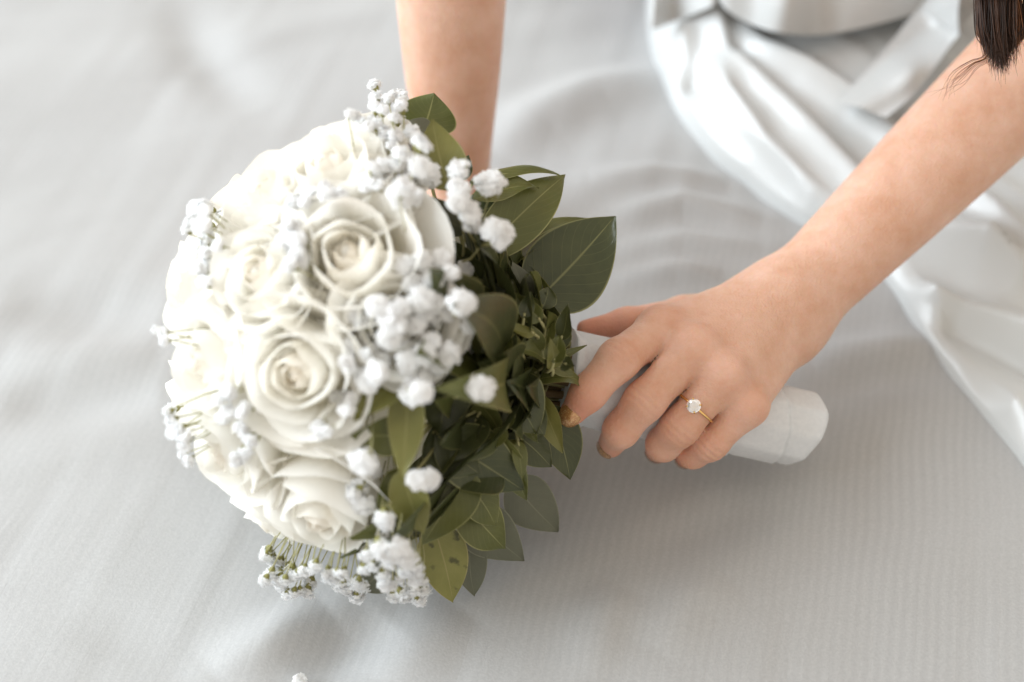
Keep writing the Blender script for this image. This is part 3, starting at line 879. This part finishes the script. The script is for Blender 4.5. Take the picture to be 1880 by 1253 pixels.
# ------------------------------------------------------------------ person: continuous skin surface by distance field
def seg(P, a, b, ra, rb):
    a = np.asarray(a, np.float32); b = np.asarray(b, np.float32)
    ab = b-a; t = np.clip(((P-a) @ ab)/np.dot(ab, ab), 0, 1)
    d = P - a - t[:, None]*ab
    return np.sqrt((d*d).sum(1)) - (ra + (rb-ra)*t)
def segp(P, a, b, ts, rs):
    a = np.asarray(a, np.float32); b = np.asarray(b, np.float32)
    ab = b-a; t = np.clip(((P-a) @ ab)/np.dot(ab, ab), 0, 1)
    d = P - a - t[:, None]*ab
    return np.sqrt((d*d).sum(1)) - np.interp(t, ts, rs)
def smin(a, b, k):
    h = np.clip(.5 + .5*(b-a)/k, 0, 1)
    return b*(1-h) + a*h - k*h*(1-h)
def surface_nets(f, lo, hi, h):
    lo = np.asarray(lo, float); n = np.ceil((np.asarray(hi)-lo)/h).astype(int)
    B = 6; nb = (n+B-1)//B; n = nb*B + 1
    ax = [lo[i] + (np.arange(nb[i])+.5)*B*h for i in range(3)]
    gc = np.stack(np.meshgrid(*ax, indexing='ij'), -1).reshape(-1, 3).astype(np.float32)
    dc = f(gc).reshape(nb)
    near = np.abs(dc) < B*h*1.25
    D = np.ones(n, np.float32)
    inside = np.repeat(np.repeat(np.repeat(dc < 0, B, 0), B, 1), B, 2)
    D[:-1, :-1, :-1][inside] = -1
    m = np.zeros(n, bool)
    bi = np.argwhere(near)
    off = np.stack(np.meshgrid(*[np.arange(B+1)]*3, indexing='ij'), -1).reshape(-1, 3)
    for s in range(0, len(bi), 4000):
        idx = (bi[s:s+4000, None, :]*B + off[None]).reshape(-1, 3)
        m[idx[:, 0], idx[:, 1], idx[:, 2]] = True
    I = np.argwhere(m)
    for s in range(0, len(I), 400000):
        q = I[s:s+400000]
        D[q[:, 0], q[:, 1], q[:, 2]] = f((lo + q*h).astype(np.float32))
    S = D < 0
    corners = [(i, j, k) for i in (0, 1) for j in (0, 1) for k in (0, 1)]
    cs = sum(S[c[0]:n[0]-1+c[0], c[1]:n[1]-1+c[1], c[2]:n[2]-1+c[2]].astype(np.int8) for c in corners)
    cells = np.argwhere((cs > 0) & (cs < 8))
    vid = -np.ones(n, int); vid[cells[:, 0], cells[:, 1], cells[:, 2]] = np.arange(len(cells))
    acc = np.zeros((len(cells), 3)); cnt = np.zeros(len(cells))
    g = lambda c: D[cells[:, 0]+c[0], cells[:, 1]+c[1], cells[:, 2]+c[2]]
    for a in corners:
        for ax_ in range(3):
            if a[ax_] == 0:
                b = list(a); b[ax_] = 1
                da, db = g(a), g(b); cr = (da < 0) != (db < 0)
                t = np.where(cr, da/(da-db+1e-20), 0)
                p = np.array(a, float)[None] + t[:, None]*(np.array(b)-np.array(a))[None]
                acc += np.where(cr[:, None], p, 0); cnt += cr
    V = lo + (cells + acc/cnt[:, None])*h
    F = []
    for ax_ in range(3):
        o1, o2 = (ax_+1) % 3, (ax_+2) % 3
        sl0 = [slice(None)]*3; sl1 = [slice(None)]*3; sl0[ax_] = slice(0, -1); sl1[ax_] = slice(1, None)
        s0 = S[tuple(sl0)]; s1 = S[tuple(sl1)]
        e = np.argwhere(s0 != s1)
        e = e[(e[:, o1] > 0) & (e[:, o2] > 0)]
        fl = s0[e[:, 0], e[:, 1], e[:, 2]]
        def vi(d1, d2):
            q = e.copy(); q[:, o1] -= d1; q[:, o2] -= d2
            return vid[q[:, 0], q[:, 1], q[:, 2]]
        quad = np.stack([vi(1, 1), vi(0, 1), vi(0, 0), vi(1, 0)], 1)
        quad[~fl] = quad[~fl][:, ::-1]
        F.append(quad[(quad >= 0).all(1)])
    return V, np.concatenate(F)

HAX_A, HAX_B = H_END, COLLAR
def on_handle(px, py, rf, fallback=0.0):
    """point on the ray whose distance to the handle axis is handle radius + rf (near side)"""
    d = ray(px, py)
    u = AX; w = d - u*np.dot(d, u); o = CAM - H_END; wo = o - u*np.dot(o, u)
    tt = 0.6
    for _ in range(3):
        p = CAM + d*tt; s = np.clip(np.dot(p-H_END, u)/np.linalg.norm(COLLAR-H_END), 0, 1)
        rr = R_HANDLE(s)+rf
        a = np.dot(w, w); b = np.dot(w, wo); c = np.dot(wo, wo)-rr*rr
        q = b*b-a*c
        tt = (-b-math.sqrt(q))/a if q > 0 else -b/a
    return CAM + d*(tt-fallback)

WR = at_z(1454, 557, .054)
FA = at_z(1790, 226, .100)
fdir = nrm(FA-WR)
EL = WR + fdir*.215
SH = EL + np.array([-.02, .20, .20])
fx = nrm(np.cross(fdir, TOCAM))                    # across the forearm, as seen
FING = {
 'index': dict(mcp=at_z(1210, 608, .070), pip=on_handle(1136, 660, .0096), dip=on_handle(1080, 722, .0084), tip=on_handle(1052, 757, .0070), r=(.0097, .0089, .0075, .0058), car=at_z(1412, 542, .058)),
 'middle': dict(mcp=at_z(1272, 645, .073), pip=on_handle(1183, 737, .0096), dip=on_handle(1140, 790, .0080), tip=on_handle(1121, 817, .0068, -.004), r=(.0096, .0088, .0075, .0060), car=at_z(1428, 562, .060)),
 'ring': dict(mcp=at_z(1326, 694, .068), pip=on_handle(1248, 785, .0095), dip=on_handle(1218, 816, .0075, -.003), tip=on_handle(1207, 828, .006, -.015), r=(.0092, .0084, .0073, .0058), car=at_z(1442, 584, .055)),
 'little': dict(mcp=at_z(1370, 748, .056), pip=on_handle(1304, 814, .0080), dip=on_handle(1272, 832, .0070, -.004), tip=on_handle(1259, 840, .006, -.013), r=(.0085, .0076, .0066, .0053), car=at_z(1452, 604, .048)),
}
TH = dict(cmc=at_z(1400, 566, .040), mcp=at_z(1255, 580, .046), ip=at_z(1150, 596, .056), tip=at_z(1074, 604, .058))
for nm, f in FING.items():
    print(nm, [round(float(np.linalg.norm(f[b]-f[a]))*1000, 1) for a, b in (('car', 'mcp'), ('mcp', 'pip'), ('pip', 'dip'), ('dip', 'tip'))], [np.round(f[k], 3).tolist() for k in ('mcp', 'pip', 'dip', 'tip')])
def left_arm(P):
    d = None
    for sg in (-1, 1):
        o = fx*.0065*sg
        c = segp(P, WR-fdir*.01+o, EL+o, [0, .1, .25, .4, .55, .7, .85, 1], [.0136, .0145, .0167, .0189, .0208, .0224, .0238, .0250])
        d = c if d is None else smin(d, c, .014)
    palm = None
    for nm, f in FING.items():
        m = seg(P, f['car'], f['mcp']+(f['car']-f['mcp'])*.06, .0125, f['r'][0]*.98)
        palm = m if palm is None else smin(palm, m, .011)
    # palm pad below and thumb root
    palm = smin(palm, seg(P, (FING['index']['car']+TH['cmc'])/2-np.array([0, 0, .004]), (FING['middle']['mcp']+FING['index']['mcp'])/2-np.array([0, -.004, .008]), .012, .009), .012)
    d = smin(d, palm, .018)
    th = seg(P, TH['cmc'], TH['mcp'], .0120, .0095)
    th = smin(th, seg(P, TH['mcp'], TH['ip'], .0088, .0076), .004)
    th = smin(th, seg(P, TH['ip'], TH['tip'], .0075, .0042), .004)
    out = smin(d, th, .008)
    # knuckles
    for nm, f in FING.items():
        kn = f['mcp'] + np.array([0, -.001, .0022])
        out = smin(out, np.sqrt(((P-kn.astype(np.float32))**2).sum(1))-f['r'][0]*(.93 if nm in ('index', 'middle') else .80), .008)
    allf = None
    for nm, f in FING.items():
        r = f['r']
        g = seg(P, f['mcp'], f['pip'], r[0]*.97, r[1]*.97)
        g = smin(g, seg(P, f['pip'], f['dip'], r[1], r[2]), .004)
        g = smin(g, seg(P, f['dip'], f['tip'], r[2], r[3]), .004)
        q = smin(out, g, .0055)
        allf = q if allf is None else np.minimum(allf, q)
    return allf
RW = at_z(834, 345, .034)
RA = at_z(829, 40, .125)
rdir = nrm(RA-RW)
RE = RW + rdir*.235
RSH = RE + np.array([.055, .09, .25])
WAIST = np.array([.185, .40, .10]); CHEST = np.array([.19, .43, .40])
def right_arm(P):
    d = None
    for sg in (-1, 1):
        o = np.array([.006*sg, 0, 0])
        c = segp(P, RW+o, RE+o, [0, .12, .28, .45, .65, 1], [.0122, .0145, .0185, .0215, .0232, .0245])
        d = c if d is None else smin(d, c, .014)
    # hand spread flat on the sheet behind the flowers
    hd = nrm([-.85, -.25, 0]); hs = np.array([-hd[1], hd[0], 0])
    for k, (o, ln) in enumerate([(-.024, .060), (-.009, .072), (.008, .068), (.023, .054)]):
        a = RW + hd*.010 + hs*o*.5 - np.array([0, 0, .010]); m = RW + hd*.070 + hs*o; m[2] = .020
        d = smin(d, seg(P, a, m, .0125, .0100), .010)
        t = m + (hd+hs*o*5)*ln*.55; t[2] = .017; e = m + (hd+hs*o*5)*ln; e[2] = .010
        d = smin(d, smin(seg(P, m, t, .0090, .0082), seg(P, t, e, .0080, .0062), .004), .005)
    a = RW+hd*.012+hs*.018-np.array([0, 0, .012]); m = RW+hd*.04+hs*.048; m[2] = .014; e = RW+hd*.072+hs*.066; e[2] = .011
    d = smin(d, smin(seg(P, a, m, .012, .0098), seg(P, m, e, .0095, .0065), .004), .008)
    return d
def torso(P):
    d = seg(P, RE-rdir*.01, RSH, .037, .046)
    d = smin(d, seg(P, EL-fdir*.012, SH, .0345, .045), .02)
    t = seg(P, WAIST-np.array([.05, 0, 0]), CHEST-np.array([.06, 0, 0]), .085, .095)
    t = smin(t, seg(P, WAIST+np.array([.05, 0, 0]), CHEST+np.array([.06, 0, 0]), .085, .095), .05)
    t = smin(t, seg(P, RSH, SH, .05, .05), .06)
    t = smin(t, seg(P, (RSH+SH)/2, (RSH+SH)/2+np.array([0, -.02, .12]), .05, .048), .04)
    return smin(d, t, .04)
def bounds(pts, pad):
    a = np.array(pts); return a.min(0)-pad, a.max(0)+pad
VV = []; FF = []; BL = []
lp = [WR, EL, TH['tip'], TH['mcp']] + [f[k] for f in FING.values() for k in ('mcp', 'pip', 'dip', 'tip')]
for fn, (lo, hi), h in ((left_arm, bounds(lp, .042), .0011), (right_arm, bounds([RW, RE, RW+np.array([-.15, -.06, -.02])], .05), .0026), (torso, bounds([RE, EL, RSH, SH, WAIST, CHEST, (RSH+SH)/2+np.array([0, 0, .14])], .15), .010)):
    v, f = surface_nets(fn, lo, hi, h)
    if fn is left_arm:
        # relax once so the skin has no grid steps, then press in the finger joint creases
        e = np.concatenate([f[:, [0, 1]], f[:, [1, 2]], f[:, [2, 3]], f[:, [3, 0]]])
        for it in range(4):
            s = np.zeros_like(v); c = np.zeros(len(v))
            np.add.at(s, e[:, 0], v[e[:, 1]]); np.add.at(s, e[:, 1], v[e[:, 0]]); np.add.at(c, e[:, 0], 1); np.add.at(c, e[:, 1], 1)
            v = v*.5 + .5*s/c[:, None]
        bl = np.zeros(len(v))
        for nm, q in FING.items():
            ax_ = nrm(q['dip']-q['mcp']); rel = v-q['pip']
            along = rel @ ax_; dist = np.sqrt((rel*rel).sum(1))
            dors = nrm(nrm(q['pip']-q['mcp'])-nrm(q['dip']-q['pip'])+1e-6)
            w = np.exp(-(dist/.012)**2)*np.clip((rel @ dors)/.006, 0, 1)
            cre = np.exp(-((along)/.0008)**2)+.8*np.exp(-((along-.0030)/.0008)**2)+.7*np.exp(-((along+.0028)/.0008)**2)
            v = v - dors[None]*(w*cre*.0014)[:, None]
            bl += .5*np.exp(-(dist/.009)**2)
            bl += .85*np.exp(-(np.sqrt(((v-q['tip'])**2).sum(1))/.013)**2)
            bl += .28*np.exp(-(np.sqrt(((v-q['mcp'])**2).sum(1))/.012)**2)
            bl += .35*np.exp(-(np.sqrt(((v-q['dip'])**2).sum(1))/.010)**2)
        bl += .6*np.exp(-(np.sqrt(((v-TH['tip'])**2).sum(1))/.016)**2) + .4*np.exp(-(np.sqrt(((v-TH['ip'])**2).sum(1))/.02)**2)
    else: bl = np.zeros(len(v))
    FF.append(f + sum(len(q) for q in VV)); VV.append(v); BL.append(np.clip(bl, 0, 1))
V = np.concatenate(VV); F = np.concatenate(FF)
person = mesh_obj('person', V, F, M_SKIN, pivot=np.array([WAIST[0], WAIST[1], 0.0]))
at_ = person.data.attributes.new('blush', 'FLOAT', 'POINT'); at_.data.foreach_set('value', np.concatenate(BL).astype(np.float32))
tag(person, 'person in white satin dress sitting on the bed, one hand on the bouquet handle', 'person')

# ---- nails
def make_polish():
    m, nt, b, out = mat('gold_glitter_polish'); L = nt.links
    pos = geo_pos(nt)
    v = N(nt, 'ShaderNodeTexVoronoi', Scale=1500.0); L.new(pos, v.inputs['Vector'])
    r = ramp(nt, [(0.0, (0.88, 0.66, 0.34)), (0.35, (0.58, 0.31, 0.12)), (0.7, (0.45, 0.21, 0.08))]); L.new(v.outputs['Distance'], r.inputs[0])
    L.new(r.outputs[0], b.inputs['Base Color']); b.inputs['Metallic'].default_value = .45
    b.inputs['Roughness'].default_value = .25; b.inputs['Coat Weight'].default_value = 1.0; b.inputs['Coat Roughness'].default_value = .1
    return m
M_POLISH = make_polish()
M_NAIL, _nt, _b = simple('bare_nail', (0.72, 0.44, 0.34), .35)
def nail(a, tip, r, face, ln=.0105, wd=.0105, m=None):
    ax_ = nrm(tip-a); n = nrm(face - ax_*np.dot(face, ax_)); s = np.cross(n, ax_)
    V = []; nu, nv = 8, 9
    for i in range(nu):
        u = i/(nu-1)
        for j in range(nv):
            w = -1+2*j/(nv-1)
            wl = wd/2*(math.sin(math.pi*(.16+.68*u))**.5)
            x = w*wl
            ang = x/(r*1.02)
            end = u-.10*w*w*(1 if u > .5 else -1)*abs(2*u-1)
            drop = .0025*max(0, u-.45)**2*3
            V.append(tip + ax_*(ln*(end-.42)) + n*((r+.0004)*math.cos(ang)-drop-.0002*(abs(w) > .95)) + s*(r+.0004)*math.sin(ang))
    mesh_obj('fingernail', V, grid_faces(nu, nv), m or M_POLISH, person)
for nm, f in FING.items():
    d1 = nrm(f['pip']-f['mcp']); d2 = nrm(f['tip']-f['dip'])
    face = nrm(d1 - d2*np.dot(d1, d2)) if nm != 'index' else nrm(-RT*.30 - UP*.25 + TOCAM*.8)
    if nm in ('middle',): face = nrm(-RT*.7 - UP*.5 + TOCAM*.35)
    if nm in ('ring', 'little'): face = nrm(-RT*.6 - UP*.8 + TOCAM*.1)
    nail(f['dip'], f['tip'], f['r'][3], face, wd=.0105 if nm != 'little' else .009)

# ---- dress: skirt spread on the bed, over-layer, sash (children of the person)
def zskirt(x, y):
    d, side, par = poly_dist(x, y, SK_EDGE)
    # rounded turn-up at the hem line, then a slow rise towards the lap
    z = .006*(1-np.exp(-d/.007)) + .018*(1-np.exp(-d/.14))
    z += .030*np.exp(-(((x-.21)/.16)**2 + ((y-.30)/.13)**2))
    fa = x*.66 - y*.75; fp = x*.75 + y*.66
    z += .0060*vnoise(fp*48+1.5*vnoise(fa*9, fp*9, 31), fa*7, 30)*np.minimum(1, d/.02)
    z += .0036*vnoise(fp*105+2.0*vnoise(fa*12, fp*12, 33), fa*10, 32)*np.minimum(1, d/.02)
    for poly, a, w, w2 in SK_RIDGES:
        q, sd, pr = poly_dist(x, y, poly)
        ww = np.where(sd > 0, w, w2)
        z += a*np.exp(-(q/ww)**1.5)*np.minimum(1, d/.010)
    z += .0025*vnoise(x*22, y*22, 21)*np.minimum(1, d/.03)
    return z + zsheet(x, y)*.6 + .001
def pz(z, *pp): return [at_z(a, b, z)[:2] for a, b in pp]
SK_EDGE = pz(.004, (1205, -260), (1190, -120), (1188, 20), (1200, 110), (1235, 195), (1300, 278), (1380, 345), (1460, 400), (1560, 450), (1640, 520), (1720, 625), (1800, 730), (1880, 830), (1990, 985), (2160, 1170), (2400, 1350))
SK_EDGE = smooth_poly([np.array([*p, 0]) for p in SK_EDGE], 60)
SK_RIDGES = [
 (pz(.03, (1285, 45), (1335, 125), (1440, 205), (1555, 300), (1680, 400), (1810, 440)), .013, .006, .011),
 (pz(.02, (1300, 150), (1335, 205), (1400, 280), (1480, 350), (1610, 455)), .011, .008, .007),
 (pz(.04, (1320, 30), (1400, 95), (1480, 130), (1580, 180), (1740, 300), (1900, 420)), .012, .006, .012),
 (pz(.02, (1210, 110), (1240, 110), (1275, 95)), .014, .016, .016),
 (pz(.03, (1650, 470), (1740, 495), (1830, 525), (1920, 560)), .014, .008, .012),
 (pz(.02, (1640, 530), (1690, 575), (1740, 620)), .010, .008, .010),
 (pz(.03, (1740, 395), (1810, 428), (1880, 480)), .013, .007, .010),
 (pz(.03, (1790, 370), (1860, 415), (1940, 470)), .015, .007, .010),
 (pz(.02, (1770, 560), (1850, 600), (1930, 640)), -.014, .012, .010),
 (pz(.02, (1860, 720), (1900, 800)), .010, .012, .012),
 (pz(.02, (1220, 175), (1265, 165), (1300, 150)), -.010, .010, .010),
]
def build_skirt():
    nl, nsx = 290, 220
    E = smooth_poly(list(SK_EDGE), nl)
    V = []; 
    for i in range(nl):
        t = nrm(E[min(i+1, nl-1)]-E[max(i-1, 0)])
    inward = nrm([.80, .60, 0])
    s = np.concatenate([np.linspace(0, .02, 22), np.linspace(.021, .46, nsx-22)])
    X = E[:, 0][:, None] + inward[0]*s[None]; Y = E[:, 1][:, None] + inward[1]*s[None]
    Z = zskirt(X, Y)
    # the cloth rolls under along the hem
    V = np.stack([X, Y, Z], -1)
    V[:, 0, 2] = zsheet(X[:, 0], Y[:, 0]) - .001          # the hem settles into the sheet
    V = V.reshape(-1, 3)
    mesh_obj('skirt', V, grid_faces(nl, nsx), M_SILK, person)
build_skirt()
def cloth_strip(name, A, B, nrow, m, parent, bulge=None, sag=0.0, wav=None):
    """cloth between two edge lines A and B (lists of points), with a rolled first edge"""
    n = 60
    A = smooth_poly(A, n); B = smooth_poly(B, n)
    V = []
    for i in range(n):
        for j in range(nrow):
            s = j/(nrow-1); p = A[i]*(1-s)+B[i]*s
            if bulge is not None: p = p + bulge(i/(n-1), s)
            V.append(p)
    return mesh_obj(name, V, grid_faces(n, nrow), m, parent)
def zk(px, py, lift):
    """point above the skirt surface under pixel (px,py)"""
    z = .05
    for _ in range(12):
        p = at_z(px, py, z); z = .5*z + .5*(float(zskirt(np.array([p[0]]), np.array([p[1]]))[0])+lift)
    return at_z(px, py, z)
hem1 = [zk(1188, 40, .008), zk(1198, 58, .008), zk(1230, 47, .008), zk(1280, 28, .010), zk(1316, 8, .010), zk(1335, -30, .010)]
top1 = [h + np.array([.004, .06, .055]) for h in hem1]
def bl1(u, s): return np.array([0, -.012, .010])*math.sin(math.pi*min(1, s*2.2))*.8 if s < .45 else np.array([0, 0, 0.0])
cloth_strip('dress_overlayer', hem1, top1, 26, M_SILK, person, bulge=lambda u, s: (TOCAM*.010+UP*.002)*math.sin(math.pi*min(1, .12+s*1.6))*(1 if s < .55 else max(0, 1-(s-.55)*2)) )
hem2 = [zk(1312, -14, .012), zk(1330, 20, .010), zk(1375, 47, .010), zk(1430, 64, .010), zk(1490, 68, .010), zk(1560, 58, .011), zk(1650, 36, .012), zk(1720, 10, .012), zk(1800, -40, .012)]
top2 = [h + np.array([.006, .07, .075]) for h in hem2]
def bl2(u, s):
    prof = math.sin(math.pi*min(1, .10+s*1.5))*(1 if s < .55 else max(0, 1-(s-.55)*2))
    k = 1 + .35*math.exp(-((u-.42)/.08)**2) - .25*math.exp(-((u-.62)/.1)**2)
    return TOCAM*.013*prof*k + UP*.004*math.sin(10*s+5*u)*.5*s
cloth_strip('dress_overlayer', hem2, top2, 30, M_SILK, person, bulge=bl2)
# sash end hanging over the lap
def hang(pp, l0, l1):
    zz = [zk(px, py, .0)[2] for px, py in pp]; n = len(pp)
    z0 = max(zz[:3])+l0; z1 = zz[-1]+l1
    return [at_z(px, py, max(z0+(z1-z0)*i/(n-1), zz[i]+.004)) for i, (px, py) in enumerate(pp)]
LA = hang([(1752, -60), (1720, -25), (1686, 14), (1640, 72), (1590, 130), (1536, 188)], .030, .007)
LB = hang([(1850, -20), (1800, 10), (1756, 68), (1715, 125), (1675, 175), (1628, 216)], .036, .009)
def blr(u, s):
    return TOCAM*(.0055*math.sin(7*u+3*s)*math.sin(math.pi*s) + .008*math.exp(-((u-.72)/.10)**2)*math.exp(-((s-.6)/.3)**2) + .005*math.exp(-((u-.38)/.035)**2)*(.3+s))
cloth_strip('sash', LA, LB, 16, M_SILK, person, bulge=blr)
LA2 = [LA[2]+TOCAM*.003, LA[1]+TOCAM*.010, LA[0]+TOCAM*.014]
LB2 = [LB[2]+TOCAM*.004, at_z(1760, 10, LB[2][2]+.022), at_z(1775, -50, LB[2][2]+.036)]
cloth_strip('sash_loop', LA2, LB2, 12, M_SILK, person, bulge=lambda u, s: TOCAM*.006*math.sin(math.pi*s)*math.sin(math.pi*min(1, u*1.2)))
# bodice around the torso, above the picture
def bodice():
    V = []; nr, na = 16, 40
    for i in range(nr):
        t = i/(nr-1); c = WAIST*(1-t)+CHEST*t + np.array([0, 0, -.05*(1-t)])
        for j in range(na):
            a = 2*math.pi*j/na
            rr = 1+.02*math.sin(9*a+4*t)
            V.append(c + np.array([.158*math.cos(a)*rr, .102*math.sin(a)*rr, 0])*(1+.06*math.sin(math.pi*t)))
    F = []
    for i in range(nr-1):
        for j in range(na):
            a = i*na+j; b = i*na+(j+1) % na
            F.append((a, b, b+na, a+na))
    mesh_obj('bodice', V, F, M_SILK, person)
bodice()

# ---- hair: locks of thin strands hanging in front of the forearm
def make_hair():
    m, nt, b, out = mat('dark_brown_hair'); L = nt.links
    oi = N(nt, 'ShaderNodeAttribute', attribute_name='tone')
    r = ramp(nt, [(0.0, (0.016, 0.008, 0.005)), (0.5, (0.060, 0.024, 0.011)), (1.0, (0.26, 0.10, 0.035))]); L.new(oi.outputs['Fac'], r.inputs[0])
    L.new(r.outputs[0], b.inputs['Base Color']); b.inputs['Roughness'].default_value = .45; b.inputs['Specular IOR Level'].default_value = .3
    return m
M_HAIR = make_hair()
def lock(strands):
    V = []; F = []; T = []
    for pts, rad, tone in strands:
        n = len(pts)
        v, f = tube(pts, [rad*(1-.85*max(0, (i/(n-1)-.55)/.45)) for i in range(n)], 4, caps=False)
        o = len(V); V += v; F += [tuple(a+o for a in q) for q in f]; T += [tone]*len(v)
    ob = mesh_obj('hair_lock', V, F, M_HAIR, person)
    a = ob.data.attributes.new('tone', 'FLOAT', 'POINT'); a.data.foreach_set('value', np.array(T, np.float32))
def hp(px, py, dd=0.0): return at_d(px, py, .618+dd)
def strands(top, mid, end, cnt, sx0, sx1, tone, endj, seed):
    g = random.Random(seed); out = []
    for i in range(cnt):
        a = g.gauss(0, 1); b = g.gauss(0, 1)
        a = max(-1.7, min(1.7, a))
        rise = hp(top[0], top[1]) + RT*a*sx0 + TOCAM*b*sx0*.5
        up_ = rise + np.array([.004*a, .03, .16])
        m_ = hp(mid[0], mid[1]) + RT*(a*(sx0+sx1)/2) + TOCAM*b*sx0*.5 + RT*g.gauss(0, .0004)
        e_ = hp(end[0]+g.gauss(0, endj*.4), end[1]+g.gauss(0, endj)-10*abs(a)**1.5) + RT*a*sx1*.8 + TOCAM*b*sx1*.5
        out.append((np.concatenate([[up_], smooth_poly([rise, m_, e_], 11)]), g.uniform(.00014, .00026), min(1, max(0, g.gauss(tone, .18)))))
    return out
lock(strands((1826, 0), (1828, 60), (1838, 118), 650, .0044, .0036, .26, 14, 1))
lock(strands((1852, -10), (1858, 45), (1866, 88), 120, .0026, .0026, .9, 14, 2) + strands((1806, 0), (1808, 50), (1815, 110), 60, .0016, .0016, .5, 6, 6))
lock(strands((1888, -10), (1886, 45), (1850, 96), 150, .0030, .0022, .25, 6, 3))
g = random.Random(9); fly = []
for i in range(14):
    j = g.gauss(0, 4)
    fly.append((smooth_poly([hp(1815+j, 60), hp(1812+j, 104+j*.5), hp(1786+j, 118+j), hp(1755+j*2, 145+j*1.3), hp(1728+g.gauss(0, 14), 172+g.gauss(0, 12))], 14), .00012, g.uniform(.3, .9)))
for i in range(26):
    x = g.uniform(1812, 1866); y = g.uniform(100, 118)
    fly.append((smooth_poly([hp(x, y-30), hp(x+g.gauss(0, 3), y), hp(x+g.gauss(0, 7), y+g.uniform(8, 22))], 7), .00013, g.uniform(.3, .9)))
for i in range(5):
    x = g.uniform(1790, 1806)
    fly.append((smooth_poly([hp(x+10, -20), hp(x+2, 40), hp(x, 90+g.uniform(-15, 15))], 8), .0001, .8))
lock(fly)

# ------------------------------------------------------------------ ring on the ring finger
def build_ring():
    f = FING['ring']; d = nrm(f['pip']-f['mcp'])
    target = at_d(1270, 744, .6)
    vd = nrm(target-CAM)
    # place on the finger axis where the view ray to (1270,744) passes nearest
    s = np.linspace(.1, 1, 200); A = f['mcp'][None] + s[:, None]*(f['pip']-f['mcp'])[None]
    r = A-CAM; dist = np.linalg.norm(r - (r @ vd)[:, None]*vd, axis=1)
    s0 = s[dist.argmin()]; c = f['mcp'] + s0*(f['pip']-f['mcp'])
    rf = (f['r'][0]*(1-s0)+f['r'][1]*s0)*.97+.0006
    out = nrm(TOCAM - d*np.dot(TOCAM, d)); side = np.cross(d, out)
    out2 = nrm(out*math.cos(.25) - side*math.sin(.25)*(1 if np.dot(side, RT) > 0 else -1))
    side = np.cross(d, out2)
    root = empty('ring', c); tag(root, 'thin gold ring with one round clear stone on the ring finger', 'ring')
    gold, nt, b = simple('gold', (0.83, 0.55, 0.22), .22, 1.0)
    V = []; F = []; n, k = 48, 8
    for i in range(n):
        a = 2*math.pi*i/n; rad = out2*math.cos(a)+side*math.sin(a)
        for j in range(k):
            q = 2*math.pi*j/k
            V.append(c + rad*(rf+.00045*math.cos(q)) + d*.00055*math.sin(q))
    for i in range(n):
        for j in range(k):
            F.append((i*k+j, i*k+(j+1) % k, ((i+1) % n)*k+(j+1) % k, ((i+1) % n)*k+j))
    mesh_obj('band', V, F, gold, root, pivot=c)
    # brilliant cut stone
    sc = c + out2*(rf+.0028); R0 = .0031; ng = 16
    gem, nt, b = simple('clear_stone', (0.93, 0.95, 0.97), .03, 0.0)
    b.inputs['IOR'].default_value = 2.2; b.inputs['Specular IOR Level'].default_value = 1.0; b.inputs['Transmission Weight'].default_value = .45
    V = [sc - out2*.0024]; F = []
    for rr, hh in ((1, 0.0), (1, .0003), (.82, .0008), (.55, .0012)):
        for i in range(ng):
            a = 2*math.pi*(i+(.5 if rr < 1 and rr > .6 else 0))/ng
            V.append(sc + (d*math.cos(a)+side*math.sin(a))*R0*rr + out2*hh)
    for i in range(ng): F.append((0, 1+(i+1) % ng, 1+i))
    for q in range(3):
        for i in range(ng):
            a = 1+q*ng+i; b2 = 1+q*ng+(i+1) % ng
            F.append((a, b2, b2+ng)); F.append((a, b2+ng, a+ng))
    F.append(tuple(1+3*ng+i for i in range(ng)))
    st = mesh_obj('stone', V, F, gem, root, pivot=sc, smooth=False)
    for q in range(4):
        a = math.pi/4+q*math.pi/2; e = d*math.cos(a)+side*math.sin(a)
        v, f_ = tube([c+out2*rf+e*.0008, sc-out2*.0008+e*.0022, sc+e*.0032, sc+out2*.0010+e*.0028], [.0004]*4, 6)
        mesh_obj('prong', v, f_, gold, st)
    v, f_ = tube([c+out2*(rf-.0004), c+out2*(rf+.0009)], [.0012, .0016], 10)
    mesh_obj('setting', v, f_, gold, root)
build_ring()

# ------------------------------------------------------------------ a fallen floret near the front edge
p = at_z(549, 1252, .0); p[2] = zs(p[0], p[1]) + .0032
o = bpy.data.objects.new('fallen_floret', FLORETS[2]); C.objects.link(o); o.location = p
o.rotation_euler = (.5, .4, 1.0); o.scale = (.85,)*3
tag(o, 'single small white floret lying loose on the sheet at the front', 'floret')
